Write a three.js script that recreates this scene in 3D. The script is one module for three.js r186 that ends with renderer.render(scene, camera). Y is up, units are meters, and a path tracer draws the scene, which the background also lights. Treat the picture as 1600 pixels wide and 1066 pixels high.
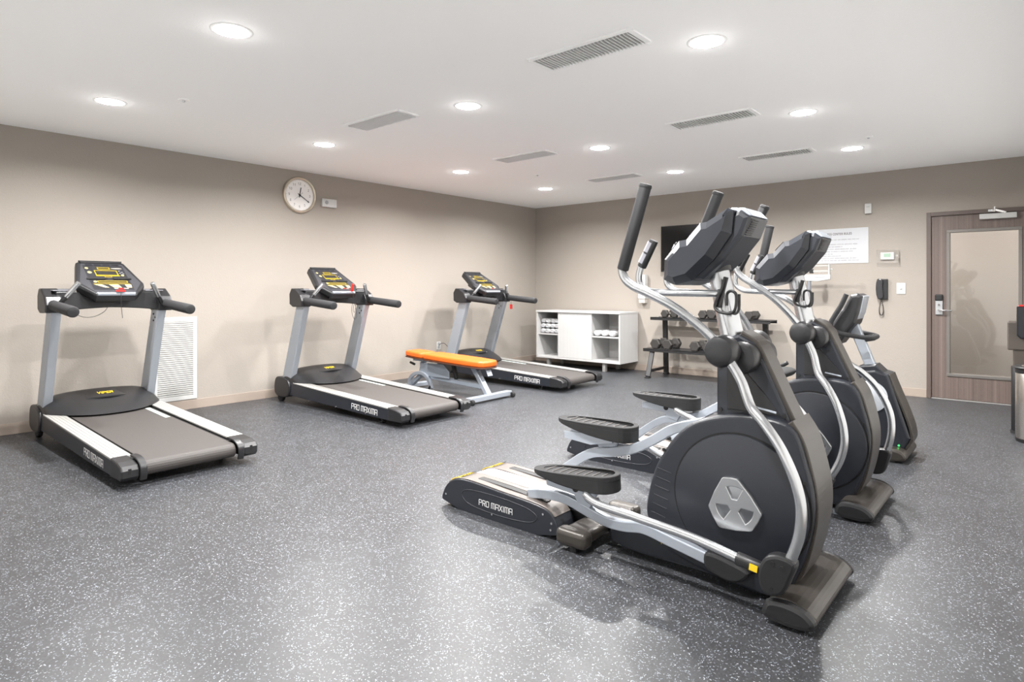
import * as THREE from 'three';
import { RoundedBoxGeometry } from 'three/addons/geometries/RoundedBoxGeometry.js';
import { RectAreaLightUniformsLib } from 'three/addons/lights/RectAreaLightUniformsLib.js';
import { mergeGeometries, toCreasedNormals } from 'three/addons/utils/BufferGeometryUtils.js';

// ---------------------------------------------------------------- camera, exposure, renderer
const F = 967.49, YAW = 0.708265, V0 = 450.9, CAM = [6.952, 1.2946, 8.774], H = 2.74;
const scene = new THREE.Scene();
scene.background = new THREE.Color(0x000000);
const camera = new THREE.PerspectiveCamera(2 * Math.atan(533 / F) * 180 / Math.PI, 1600 / 1066, 0.05, 60);
camera.position.set(...CAM);
camera.rotation.set(0, YAW, 0);
camera.setViewOffset(1600, 1066, 0, 533 - V0, 1600, 1066);     // lens shift: verticals stay parallel
camera.updateProjectionMatrix();
const renderer = new THREE.WebGLRenderer({ antialias: true });
renderer.toneMapping = THREE.LinearToneMapping;
renderer.toneMappingExposure = 2.2;
renderer.shadowMap.enabled = true;
RectAreaLightUniformsLib.init();
renderer.shadowMap.type = THREE.PCFSoftShadowMap;

// ceiling lamp grid (measured): 3 across, 4 along
const LAMP_X = [1.48, 3.5, 5.46], LAMP_Z = [1.64, 3.36, 5.28, 7.16];
const LAMP_I = 14.8, LAMP_SIZE = 0.125, RECESS = 0.026, HALO = 0.03, LAMP_COL = 0xfffdfb;

// pixel -> world helpers (a thing's distance comes from the plane it touches)
const sY = Math.sin(YAW), cY = Math.cos(YAW);
function ray(u, v) { const a = (u - 800) / F, b = (V0 - v) / F; return [-sY + cY * a, b, -cY - sY * a]; }
function onPlane(u, v, ax, val) { const d = ray(u, v), t = (val - CAM[ax]) / d[ax]; return [CAM[0] + t * d[0], CAM[1] + t * d[1], CAM[2] + t * d[2]]; }
const onZ = (u, v, z = 0) => onPlane(u, v, 2, z);
const onX = (u, v, x = 0) => onPlane(u, v, 0, x);
const onY = (u, v, y = 0) => onPlane(u, v, 1, y);

// ---------------------------------------------------------------- random, textures
let seed = 12345;
const rnd = () => { seed = (seed * 1664525 + 1013904223) >>> 0; return seed / 4294967296; };
function dataTex(n, fn, srgb) {
  const d = new Uint8Array(n * n * 4);
  for (let y = 0; y < n; y++) for (let x = 0; x < n; x++) { const c = fn(x, y), i = (y * n + x) * 4; d[i] = c[0]; d[i + 1] = c[1]; d[i + 2] = c[2]; d[i + 3] = 255; }
  const t = new THREE.DataTexture(d, n, n, THREE.RGBAFormat);
  t.wrapS = t.wrapT = THREE.RepeatWrapping; t.magFilter = THREE.LinearFilter; t.minFilter = THREE.LinearMipmapLinearFilter; t.generateMipmaps = true;
  if (srgb) t.colorSpace = THREE.SRGBColorSpace;
  t.needsUpdate = true; return t;
}
function noiseGrid(n, cells) {           // tiling value noise
  const g = new Float32Array(cells * cells); for (let i = 0; i < g.length; i++) g[i] = rnd();
  const o = new Float32Array(n * n), s = cells / n;
  for (let y = 0; y < n; y++) for (let x = 0; x < n; x++) {
    const fx = x * s, fy = y * s, x0 = Math.floor(fx), y0 = Math.floor(fy), tx = fx - x0, ty = fy - y0;
    const a = tx * tx * (3 - 2 * tx), b = ty * ty * (3 - 2 * ty), x1 = (x0 + 1) % cells, y1 = (y0 + 1) % cells;
    o[y * n + x] = (g[y0 * cells + x0] * (1 - a) + g[y0 * cells + x1] * a) * (1 - b) + (g[y1 * cells + x0] * (1 - a) + g[y1 * cells + x1] * a) * b;
  }
  return o;
}
function floorTexture() {
  const n = 2048, base = noiseGrid(n, 512), coarse = noiseGrid(n, 24);
  const r = new Float32Array(n * n), gg = new Float32Array(n * n), b = new Float32Array(n * n);
  for (let i = 0; i < n * n; i++) { const k = 40 + base[i] * 20 + coarse[i] * 8; r[i] = k * 0.985; gg[i] = k * 1.0; b[i] = k * 1.05; }
  const cols = [[152, 161, 171], [128, 139, 150], [182, 187, 192], [104, 112, 121], [30, 31, 34], [86, 89, 94]];
  for (let k = 0; k < 24000; k++) {
    const cx = rnd() * n, cy = rnd() * n, a = rnd() * Math.PI, L = 1.2 + rnd() * rnd() * 5, W = 0.6 + rnd() * 0.9, c = cols[Math.floor(rnd() * rnd() * 6)], bend = (rnd() - 0.5) * 0.25;
    const ca = Math.cos(a), sa = Math.sin(a), R = Math.ceil(L + 2);
    for (let y = -R; y <= R; y++) for (let x = -R; x <= R; x++) {
      const u = x * ca + y * sa, v = -x * sa + y * ca + bend * u * u / L;
      const e = Math.max(Math.abs(u) - L, Math.abs(v) - W); if (e > 0.5) continue;
      const w = Math.min(1, 0.5 - e), i = ((Math.floor(cy + y) + n) % n) * n + ((Math.floor(cx + x) + n) % n);
      r[i] += (c[0] - r[i]) * w; gg[i] += (c[1] - gg[i]) * w; b[i] += (c[2] - b[i]) * w;
    }
  }
  return dataTex(n, (x, y) => { const i = y * n + x; return [r[i], gg[i], b[i]]; }, true);
}
const peel = noiseGrid(512, 96), peel2 = noiseGrid(512, 40);
const wallBump = dataTex(512, (x, y) => { const i = y * 512 + x, k = 255 * (0.6 * peel[i] + 0.4 * peel2[i]); return [k, k, k]; });
const fine = noiseGrid(512, 256), fine2 = noiseGrid(512, 128);
const grainBump = dataTex(512, (x, y) => { const i = y * 512 + x, k = 255 * (0.5 * fine[i] + 0.5 * fine2[i]); return [k, k, k]; });
function woodTexture(c0, c1, n = 512) {       // vertical grain
  const g1 = noiseGrid(n, 128), g2 = noiseGrid(n, 32), col = new Float32Array(n), col2 = new Float32Array(n);
  for (let x = 0; x < n; x++) { col[x] = g1[7 * n + x]; col2[x] = g2[99 * n + x]; }
  return dataTex(n, (x, y) => { const w = (y / n * 6) % 1, i = y * n + x; const k = 0.45 * col[(x + Math.floor(3 * g2[i])) % n] + 0.4 * col2[(x + Math.floor(8 * g2[((y >> 2) % n) * n + x])) % n] + 0.15 * g1[i]; return c0.map((c, j) => c + (c1[j] - c) * k); }, true);
}
function canvas(w, h, draw) {
  const c = document.createElement('canvas'); c.width = w; c.height = h; const g = c.getContext('2d'); draw(g, w, h);
  const t = new THREE.CanvasTexture(c); t.colorSpace = THREE.SRGBColorSpace; t.anisotropy = 8; return t;
}

// ---------------------------------------------------------------- materials
const std = (color, roughness = 0.5, metalness = 0, extra = {}) => new THREE.MeshStandardMaterial({ color, roughness, metalness, ...extra });
const M = {
  wall: std(0x9a938b, 0.85, 0, { bumpMap: wallBump, bumpScale: 0.0009 }),
  wallWhite: std(0xf0efec, 0.8, 0, { bumpMap: wallBump, bumpScale: 0.0012 }),
  ceiling: std(0xf6f6f6, 0.9, 0, { bumpMap: wallBump, bumpScale: 0.0005 }),
  floor: std(0xffffff, 0.4, 0, { map: floorTexture() }),
  base: std(0x9c8f84, 0.6),
  plastic: std(0x1f1f21, 0.4),
  shroud: std(0x20232a, 0.38),
  taupe: std(0x403c38, 0.36, 0.3),
  railCover: std(0x625b56, 0.42, 0.1),
  black: std(0x161617, 0.5),
  blackGloss: std(0x0b0b0d, 0.12),
  foam: std(0x262628, 0.8),
  rubber: std(0x1b1b1c, 0.8),
  silver: std(0xbcbec1, 0.24, 0.9),
  silverFlat: std(0xb3bac4, 0.36, 0.55),
  steelBlue: std(0x9aa2ad, 0.38, 0.45),
  upright: std(0x9fa5ad, 0.42, 0.4),
  alu: std(0xa3a29f, 0.45, 0.2),
  chrome: std(0xe6e6e6, 0.12, 1),
  belt: std(0x433f3d, 0.62, 0, { bumpMap: grainBump, bumpScale: 0.0004 }),
  yellow: std(0xe3c21c, 0.5), white: std(0xc4c4c2, 0.5), cream: std(0xf0e6b8, 0.5), red: std(0xc8201c, 0.4),
  letter: std(0xe6e6e6, 0.4),
  orange: std(0xd8621a, 0.4, 0, { bumpMap: grainBump, bumpScale: 0.0003 }),
  piping: std(0x4a2a1c, 0.6),
  cabinet: std(0xffffff, 0.5, 0, { map: woodTexture([180, 179, 178], [192, 192, 191]) }),
  towel: std(0xcdcdcd, 0.95, 0, { bumpMap: grainBump, bumpScale: 0.003 }), stripe: std(0x5a626e, 0.95),
  rack: std(0x1d1d1e, 0.42), bell: std(0x2c2a28, 0.55),
  door: std(0xffffff, 0.5, 0, { map: woodTexture([84, 72, 67], [124, 110, 104]) }),
  frame: std(0x5b4f4a, 0.45), metalGrey: std(0xb9bbbd, 0.35, 0.7),
  whitePlastic: std(0xc0c0be, 0.4), greyPlastic: std(0x8d9093, 0.5), lcd: std(0x8fae98, 0.3),
  glass: new THREE.MeshPhysicalMaterial({ color: 0xffffff, roughness: 0.03, transmission: 1, thickness: 0, ior: 1.5 }),
  clear: new THREE.MeshPhysicalMaterial({ color: 0xffffff, roughness: 0.05, transmission: 1, thickness: 0, ior: 1.5 }),
  ring: std(0xf2f2f2, 0.6),
  lens: std(0xffffff, 0.4, 0, { emissive: 0xffffff, emissiveIntensity: 12 }),
  stainless: std(0xb5b0aa, 0.26, 0.95), dark: std(0x0a0a0a, 0.8), led: std(0x30ff50, 0.4, 0, { emissive: 0x30ff50, emissiveIntensity: 2 }),
};

// ---------------------------------------------------------------- geometry helpers (world coordinates)
function flat(g) { return g.index ? g.toNonIndexed() : g; }
function box(x0, x1, y0, y1, z0, z1, r = 0) {
  const w = x1 - x0, h = y1 - y0, d = z1 - z0;
  const g = r ? new RoundedBoxGeometry(w, h, d, 2, Math.min(r, w / 2.01, h / 2.01, d / 2.01)) : new THREE.BoxGeometry(w, h, d);
  return flat(g).translate((x0 + x1) / 2, (y0 + y1) / 2, (z0 + z1) / 2);
}
function shapeOf(pts) { const s = new THREE.Shape(); pts.forEach(([x, y], i) => i ? s.lineTo(x, y) : s.moveTo(x, y)); s.closePath(); return s; }
function smooth(pts, n = 6, closed = true) {           // Catmull-Rom through 2D points
  const c = new THREE.CatmullRomCurve3(pts.map(p => new THREE.Vector3(p[0], p[1], 0)), closed, 'centripetal');
  return c.getPoints(pts.length * n).slice(0, closed ? -1 : undefined).map(p => [p.x, p.y]);
}
function ext(pts, z0, z1, b = 0.006, seg = 2) {         // side profile extruded along z
  const s = pts instanceof THREE.Shape ? pts : shapeOf(pts), d = z1 - z0; b = Math.min(b, d / 2.2);
  const g = new THREE.ExtrudeGeometry(s, { depth: d - 2 * b, bevelEnabled: b > 0, bevelThickness: b, bevelSize: b, bevelOffset: -b, bevelSegments: seg, curveSegments: 20 });
  return flat(g).translate(0, 0, z0 + b);
}
const V = (p) => new THREE.Vector3(...p);
function tube(pts, r, seg, rad = 12, closed = false) {
  const c = new THREE.CatmullRomCurve3(pts.map(V), closed, 'centripetal');
  const n = seg || Math.max(8, pts.length * 7), gs = [flat(new THREE.TubeGeometry(c, n, r, rad, closed))];
  if (!closed) for (const t of [0, 1]) {
    const p = c.getPoint(t), d = c.getTangent(t).multiplyScalar(t ? 1 : -1), g = new THREE.CircleGeometry(r, rad);
    g.applyQuaternion(new THREE.Quaternion().setFromUnitVectors(new THREE.Vector3(0, 0, 1), d)); g.translate(p.x, p.y, p.z); gs.push(flat(g));
  }
  return mergeGeometries(gs);
}
function rod(a, b, r0, r1 = r0, seg = 20, round = 0) {  // solid round bar from a to b, rounded ends when round > 0
  const A = V(a), B = V(b), L = A.distanceTo(B), pts = [];
  const end = (y, r, s) => { if (!round) { pts.push([0, y], [r, y]); return; } const k = Math.min(round, r); const q = [[0, y], [r - k, y], [r - k * 0.3, y + s * k * 0.3], [r, y + s * k]]; pts.push(...(s > 0 ? q : q.reverse())); };
  end(0, r0, 1); if (round) { end(L, r1, -1); } else pts.push([r1, L], [0, L]);
  const g = toCreasedNormals(new THREE.LatheGeometry(pts.map(p => new THREE.Vector2(Math.max(p[0], 0.00001), p[1])), seg), 0.7);
  g.applyQuaternion(new THREE.Quaternion().setFromUnitVectors(new THREE.Vector3(0, 1, 0), B.clone().sub(A).normalize()));
  return flat(g).translate(...a);
}
const cylz = (x, y, z0, z1, r, seg = 28, round = 0.004) => rod([x, y, z0], [x, y, z1], r, r, seg, round);
function bar(a, b, w, t) {                              // rectangular bar a->b, w in the plane's perpendicular, t along z-ish
  const A = V(a), B = V(b), L = A.distanceTo(B), g = flat(new RoundedBoxGeometry(L, w, t, 2, Math.min(w, t) * 0.18));
  g.applyQuaternion(new THREE.Quaternion().setFromUnitVectors(new THREE.Vector3(1, 0, 0), B.clone().sub(A).normalize()));
  return g.translate((a[0] + b[0]) / 2, (a[1] + b[1]) / 2, (a[2] + b[2]) / 2);
}
function ribbon(pts, w, z0, z1) {                       // curved flat arm: offset outline of a path in xy, extruded along z
  const c = new THREE.CatmullRomCurve3(pts.map(p => new THREE.Vector3(p[0], p[1], 0)), false, 'centripetal'), n = pts.length * 5, up = [], dn = [];
  for (let i = 0; i <= n; i++) { const p = c.getPoint(i / n), t = c.getTangent(i / n); up.push([p.x - t.y * w / 2, p.y + t.x * w / 2]); dn.push([p.x + t.y * w / 2, p.y - t.x * w / 2]); }
  return ext([...up, ...dn.reverse()], z0, z1, 0.005);
}
function metricUV(g, s = 1) {
  const p = g.attributes.position, n = g.attributes.normal, uv = new Float32Array(p.count * 2);
  for (let i = 0; i < p.count; i++) {
    const ax = Math.abs(n.getX(i)), ay = Math.abs(n.getY(i)), az = Math.abs(n.getZ(i));
    const a = ax > ay && ax > az ? [p.getZ(i), p.getY(i)] : ay > az ? [p.getX(i), p.getZ(i)] : [p.getX(i), p.getY(i)];
    uv[2 * i] = a[0] / s; uv[2 * i + 1] = a[1] / s;
  }
  g.setAttribute('uv', new THREE.BufferAttribute(uv, 2)); return g;
}
const mirrorZ = (g, zc) => { const m = g.clone().applyMatrix4(new THREE.Matrix4().makeScale(1, 1, -1)).translate(0, 0, 2 * zc); const p = m.attributes; for (const k of Object.keys(p)) { const a = p[k], s = a.itemSize; for (let i = 0; i < a.count; i += 3) for (let j = 0; j < s; j++) { const t = a.array[(i + 1) * s + j]; a.array[(i + 1) * s + j] = a.array[(i + 2) * s + j]; a.array[(i + 2) * s + j] = t; } } return m; };
// stroke lettering
const GLY = { P: [[0, 0, 0, 6], [0, 6, 4, 6], [4, 6, 4, 3], [4, 3, 0, 3]], R: [[0, 0, 0, 6], [0, 6, 4, 6], [4, 6, 4, 3], [4, 3, 0, 3], [2, 3, 4, 0]], O: [[0, 0, 0, 6], [0, 6, 4, 6], [4, 6, 4, 0], [4, 0, 0, 0]],
  M: [[0, 0, 0, 6], [0, 6, 5, 6], [2.5, 6, 2.5, 0], [5, 6, 5, 0]], A: [[0, 0, 0, 6], [0, 6, 4, 6], [4, 6, 4, 0], [0, 2.6, 4, 2.6]], X: [[0, 0, 4, 6], [0, 6, 4, 0]], I: [[0.5, 0, 0.5, 6]],
  V: [[0, 6, 2, 0], [2, 0, 4, 6]], E: [[0, 0, 0, 6], [0, 6, 4, 6], [0, 3, 3.4, 3], [0, 0, 4, 0]], S: [[4, 6, 0, 6], [0, 6, 0, 3], [0, 3, 4, 3], [4, 3, 4, 0], [4, 0, 0, 0]], T: [[0, 6, 4, 6], [2, 6, 2, 0]] };
const GW = { M: 5, I: 1, ' ': 2.4 };
function letters(str, h, depth = 0.001, th = 0.6) {     // in xy, from the origin, facing +z
  const gs = []; let x = 0; const k = h / 6;
  for (const ch of str) {
    for (const [x0, y0, x1, y1] of GLY[ch] || []) {
      const L = Math.hypot(x1 - x0, y1 - y0) + th, g = new THREE.BoxGeometry(L * k, th * k, depth);
      g.rotateZ(Math.atan2(y1 - y0, x1 - x0)); g.translate((x + (x0 + x1) / 2) * k, (y0 + y1) / 2 * k, 0); gs.push(flat(g));
    }
    x += (GW[ch] ?? 4) + 1.5;
  }
  const g = mergeGeometries(gs); g.userData = { w: x * k }; return g;
}

// ---------------------------------------------------------------- scene bookkeeping
const used = new Map(), origin = new Map();
function numbered(n) { const k = used.get(n) || 0; used.set(n, k + 1); return k ? `${n}_${String(k).padStart(3, '0')}` : n; }
function thing(name, label, category, o = [0, 0, 0], group) {
  const g = new THREE.Group(); g.name = numbered(name); g.position.set(...o); scene.add(g); origin.set(g, o);
  g.userData = { label, category }; if (group) g.userData.group = group; return g;
}
function obj(name, geos, mat, parent = scene) {         // merges into ONE mesh; geometry is in world coordinates
  let g = Array.isArray(geos) ? (geos.length > 1 ? mergeGeometries(geos.map(flat)) : flat(geos[0]).clone()) : flat(geos).clone();
  const o = origin.get(parent) || [0, 0, 0]; g.translate(-o[0], -o[1], -o[2]);
  const m = new THREE.Mesh(g, mat); m.name = parent === scene ? numbered(name) : name; m.castShadow = m.receiveShadow = true;
  parent.add(m); origin.set(m, o); return m;
}
function tag(o, label, category, group) { o.userData.label = label; o.userData.category = category; if (group) o.userData.group = group; return o; }
function struct(name, geos, mat, uvs) { const gs = (Array.isArray(geos) ? geos : [geos]).map(g => uvs ? metricUV(g, uvs) : g); const m = obj(name, gs, mat); m.userData.kind = 'structure'; return m; }
function shared(name, geo, mat, parent, x, y, z) { const m = new THREE.Mesh(geo, mat); m.name = name; m.position.set(x, y, z); m.castShadow = m.receiveShadow = true; parent.add(m); return m; }
function copyOf(root, pos, label) { const r = root.clone(); r.name = numbered(root.name.replace(/_\d{3}$/, '')); r.position.set(...pos); r.userData = { ...root.userData }; if (label) r.userData.label = label; scene.add(r); origin.set(r, pos); return r; }

// ---------------------------------------------------------------- the room
const RX = 7.2, RZ = 9.06, T = 0.14;
const D0 = 5.955, D1 = 6.87, DH = 2.145;               // door leaf opening
struct('floor', box(-T, RX + T, -0.1, 0, -T, RZ + T), M.floor, 2.048);
{
  const sh = shapeOf([[-T, -T], [RX + T, -T], [RX + T, RZ + T], [-T, RZ + T]]);
  for (const x of LAMP_X) for (const z of LAMP_Z) { const h = new THREE.Path(); h.absarc(x, z, 0.094, 0, Math.PI * 2, true); sh.holes.push(h); }
  struct('ceiling', flat(new THREE.ExtrudeGeometry(sh, { depth: 0.1, bevelEnabled: false, curveSegments: 20 })).rotateX(Math.PI / 2).translate(0, H + 0.1, 0), M.ceiling, 0.6);
}
struct('wall_left', box(-T, 0, 0, H, -T, RZ + T), M.wall, 0.5);
struct('wall_back', [box(0, D0 - 0.04, 0, H, -T, 0), box(D0 - 0.04, D1 + 0.04, DH + 0.04, H, -T, 0), box(D1 + 0.04, RX, 0, H, -T, 0)], M.wall, 0.5);
struct('wall_right', box(RX, RX + T, 0, H, -T, RZ + T), M.wallWhite, 0.5);
struct('wall_front', box(0, RX, 0, H, RZ, RZ + T), M.wallWhite, 0.5);
const bp = (x0, x1, z0, z1) => [box(x0, x1, 0, 0.1, z0, z1, 0.003)];
struct('baseboard_left', bp(0, 0.012, 0.012, RZ), M.base);
struct('baseboard_back', bp(0, D0 - 0.045, 0, 0.012), M.base);
struct('baseboard_right', bp(RX - 0.012, RX, 0, RZ), M.base);
// corridor behind the door
const CZ = -1.85;
struct('floor_corridor', box(4.2, 8.6, -0.1, 0, CZ - T, -T), M.floor, 2.048);
struct('ceiling_corridor', box(4.2, 8.6, H, H + 0.1, CZ - T, -T), M.ceiling, 0.6);
struct('wall_corridor', [box(4.2, 8.6, 0, H, CZ - T, CZ), box(4.1, 4.2, 0, H, CZ - T, -T), box(8.6, 8.7, 0, H, CZ - T, -T), box(RX + T, 8.6, 0, H, -T - 0.02, -T)], M.wall, 0.5);
struct('baseboard_corridor', [box(4.2, 8.6, 0, 0.11, CZ, CZ + 0.012)], M.base);

// door: frame (trim), leaf with vision panel, lever lock, closer
struct('trim_1', [box(D0 - 0.045, D0, 0, DH + 0.045, -T, 0.014, 0.003), box(D1, D1 + 0.045, 0, DH + 0.045, -T, 0.014, 0.003), box(D0, D1, DH, DH + 0.045, -T, 0.014, 0.003)], M.frame);
{
  const zf = -0.012, zb = -0.057, g0 = 6.115, g1 = 6.775, h0 = 0.285, h1 = 1.965;
  const leaf = [box(D0 + 0.003, g0, 0.014, DH - 0.003, zb, zf), box(g1, D1 - 0.003, 0.014, DH - 0.003, zb, zf), box(g0, g1, 0.014, h0, zb, zf), box(g0, g1, h1, DH - 0.003, zb, zf)];
  const d = struct('door_1', leaf, M.door, 0.5); d.userData.label = 'grey-brown wooden door with tall glass panel';
  const fr = (a, b, c, e, w, z0, z1) => [box(a, b, c, c + w, z0, z1, 0.004), box(a, b, e - w, e, z0, z1, 0.004), box(a, a + w, c + w, e - w, z0, z1, 0.004), box(b - w, b, c + w, e - w, z0, z1, 0.004)];
  obj('glazing_frame', [...fr(g0 - 0.012, g1 + 0.012, h0 - 0.012, h1 + 0.012, 0.034, zf, zf + 0.011), ...fr(g0 - 0.012, g1 + 0.012, h0 - 0.012, h1 + 0.012, 0.034, zb - 0.011, zb)], std(0x77736f, 0.4, 0.4), d);
  obj('pane', box(g0, g1, h0, h1, -0.036, -0.032), M.glass, d);
  const lk = obj('lock_plate', [box(5.995, 6.068, 0.985, 1.16, zf, zf + 0.022, 0.008)], M.metalGrey, d);
  obj('card_reader', [box(5.993, 6.07, 1.15, 1.225, zf, zf + 0.034, 0.012)], M.black, d);
  obj('handle', [rod([6.035, 1.04, zf], [6.035, 1.04, zf + 0.06], 0.011), tube([[6.035, 1.04, zf + 0.055], [6.07, 1.04, zf + 0.062], [6.16, 1.038, zf + 0.06]], 0.0095)], M.chrome, d);
  obj('thumb_turn', rod([6.032, 1.105, zf + 0.02], [6.032, 1.105, zf + 0.034], 0.012), M.chrome, d);
  const cl = obj('door_closer', [box(6.412, 6.742, 2.075, 2.135, zf, zf + 0.05, 0.006)], M.whitePlastic, d);
  obj('closer_arm', [bar([6.64, 2.142, zf + 0.03], [6.55, 2.172, 0.06], 0.008, 0.022), bar([6.55, 2.172, 0.06], [6.52, 2.17, 0.014], 0.008, 0.022), rod([6.55, 2.15, 0.06], [6.55, 2.205, 0.06], 0.009), rod([6.64, 2.13, zf + 0.03], [6.64, 2.15, zf + 0.03], 0.014), box(6.49, 6.545, 2.155, 2.18, 0.014, 0.03)], M.chrome, d);
  struct('trim_2', [box(D0, D1, 0, 0.009, -T, 0.0, 0.002)], M.alu);
}

// ---------------------------------------------------------------- ceiling fittings
const lath = p => flat(new THREE.LatheGeometry(p.map(a => new THREE.Vector2(...a)), 40));
const ringG = lath([[0.113, 0], [0.112, -0.002], [0.105, -0.004], [0.095, -0.004], [0.0925, -0.002], [0.0925, 0.05]]);
const lensG = lath([[0.0925, RECESS + 0.004], [0.05, RECESS + 0.003], [0.00001, RECESS + 0.002]]);
const backG = lath([[0.0935, 0], [0.0935, 0.06], [0.00001, 0.06]]);
const flatLensG = lath([[0.0925, -0.001], [0.09, -0.003], [0.00001, -0.004]]), flatRingG = lath([[0.113, 0], [0.112, -0.003], [0.1, -0.005], [0.0925, -0.004]]);
const LAMP_AT = ['over the white cabinet corner', 'over the orange bench', 'nearest the wall clock', 'over the treadmill by the wall grille', 'in front of the dumbbell rack and television', 'over the floor between the bench and the second elliptical', 'over the floor between the clock treadmill and the ellipticals', 'over the open floor beside the grille treadmill', 'in front of the rules sign and telephone', 'over the exercise bike', 'over the elliptical farthest from the door', 'over the open floor behind the farthest elliptical from the door'];
for (const x of LAMP_X) for (const z of LAMP_Z) {
  const t = thing('recessed_downlight', 'round recessed ceiling downlight ' + LAMP_AT[LAMP_X.indexOf(x) * 4 + LAMP_Z.indexOf(z)], 'downlight', [x, H, z], 'ceiling downlights in a regular grid');
  shared('trim_ring', ringG, M.ring, t, 0, 0, 0); shared('lens', lensG, M.lens, t, 0, 0, 0); shared('lamp_housing', backG, M.ring, t, 0, 0, 0);
  const s = new THREE.RectAreaLight(LAMP_COL, LAMP_I / (LAMP_SIZE * LAMP_SIZE), LAMP_SIZE, LAMP_SIZE); s.position.set(0, RECESS, 0); s.rotation.x = -Math.PI / 2; t.add(s);
  const h = new THREE.PointLight(LAMP_COL, HALO, 0, 2); h.position.set(0, -0.04, 0); h.castShadow = true; h.shadow.radius = 2; t.add(h);
}
for (const [x, l] of [[4.75, 'ceiling downlight far along the corridor beyond the glazed door'], [8.05, 'ceiling downlight at the end of the corridor beyond the glazed door']]) { // lamps out in the corridor
  const t = thing('corridor_downlight', l, 'downlight', [x, H, -0.95]);
  shared('trim_ring', flatRingG, M.ring, t, 0, 0, 0); shared('lens', flatLensG, M.lens, t, 0, 0, 0);
  const h = new THREE.PointLight(LAMP_COL, 4, 0, 2); h.position.set(0, -0.25, 0); h.castShadow = true; h.shadow.radius = 3; t.add(h);
}
const bladeG = flat(new THREE.BoxGeometry(0.0025, 0.022, 0.205)).rotateZ(0.62);
for (const [x, z, w] of [[4.85, 5.62, 'above the rear rails of the elliptical farthest from the door'], [2.64, 5.47, 'above the belt end of the treadmill under the clock'], [4.81, 3.66, 'above the pedals of the elliptical beside the exercise bike'], [2.66, 3.55, 'above the foot of the orange bench'], [4.78, 1.86, 'in front of the beam scale'], [2.72, 1.8, 'in front of the television and dumbbell rack']]) {
  const t = thing('ceiling_vent', 'bladed white ceiling vent ' + w, 'vent', [x, H, z], 'ceiling air vents');
  const hw = 0.375, d = 0.135, y = H;
  obj('vent_frame', [ext([[x - hw, y], [x - hw + 0.03, y - 0.012], [x + hw - 0.03, y - 0.012], [x + hw, y]], z + d - 0.034, z + d, 0.002), ext([[x - hw, y], [x - hw + 0.03, y - 0.012], [x + hw - 0.03, y - 0.012], [x + hw, y]], z - d, z - d + 0.034, 0.002), box(x - hw, x - hw + 0.035, y - 0.011, y, z - d + 0.03, z + d - 0.03, 0.002), box(x + hw - 0.035, x + hw, y - 0.011, y, z - d + 0.03, z + d - 0.03, 0.002)], M.ring, t);
  obj('backing', box(x - hw + 0.03, x + hw - 0.03, y - 0.002, y, z - d + 0.03, z + d - 0.03), std(0x9a9a98, 0.7), t);
  for (let i = 0; i < 28; i++) shared('blade', bladeG, M.ring, t, -0.33 + i * 0.0245, -0.011, 0);
}
for (const [x, z, l] of [[1.958, 6.808, 'small round white sprinkler cover on the ceiling near the left wall'], [2.085, 2.593, 'small round ceiling sprinkler cover near the back corner'], [5.693, 2.08, 'small round ceiling sprinkler cover toward the door']]) {
  const t = thing('sprinkler_cover', l, 'sprinkler', [x, H, z]); obj('cover_plate', rod([x, H, z], [x, H - 0.008, z], 0.042, 0.038), M.ring, t); obj('sprinkler_tip', rod([x, H - 0.008, z], [x, H - 0.018, z], 0.012, 0.008), M.metalGrey, t);
}

// ---------------------------------------------------------------- on the left wall
{ // clock
  const c = [0, 2.443, 4.69], R = 0.222, t = thing('wall_clock', 'round wall clock with brushed metal rim and white dial', 'clock', c);
  const rim = new THREE.LatheGeometry([[R - 0.034, 0.012], [R - 0.032, 0.03], [R - 0.018, 0.045], [R - 0.004, 0.036], [R, 0.018], [R, 0]].map(a => new THREE.Vector2(...a)), 64);
  const toWall = g => flat(g).rotateZ(-Math.PI / 2).translate(...c);      // lathe axis y -> +x
  obj('rim', toWall(rim), std(0xc9bfae, 0.28, 0.85), t);
  const face = canvas(512, 512, (g, w) => {
    g.fillStyle = '#ecebea'; g.fillRect(0, 0, w, w); g.translate(w / 2, w / 2); g.fillStyle = '#3a3836'; g.textAlign = 'center'; g.textBaseline = 'middle'; g.font = '54px sans-serif';
    for (let k = 1; k <= 12; k++) { const a = k * Math.PI / 6; g.fillText(String(k), Math.sin(a) * 186, -Math.cos(a) * 186); }
    for (let k = 0; k < 60; k++) { const a = k * Math.PI / 30; g.save(); g.rotate(a); g.fillRect(-1.5, -244, 3, k % 5 ? 7 : 14); g.restore(); }
    g.fillStyle = '#b5b3b0'; g.font = '20px sans-serif'; 
  });
  const cg = new THREE.CircleGeometry(R - 0.03, 64).rotateY(Math.PI / 2).translate(0.014, c[1], c[2]);
  obj('dial', cg, std(0xffffff, 0.5, 0, { map: face }), t);
  const hand = (a, L, back, w, x) => { const s = Math.sin(a), k = Math.cos(a); return bar([x, c[1] - k * back, c[2] + s * back], [x, c[1] + k * L, c[2] - s * L], w, 0.003); };
  obj('hour_hand', hand(0.18, 0.095, 0.03, 0.011, 0.02), M.black, t); obj('minute_hand', hand(2.13, 0.15, 0.03, 0.009, 0.023), M.black, t); obj('second_hand', hand(0.86, 0.05, 0.1, 0.003, 0.026), M.greyPlastic, t);
  obj('centre_cap', rod([0.014, c[1], c[2]], [0.03, c[1], c[2]], 0.011), M.black, t);
}
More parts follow.
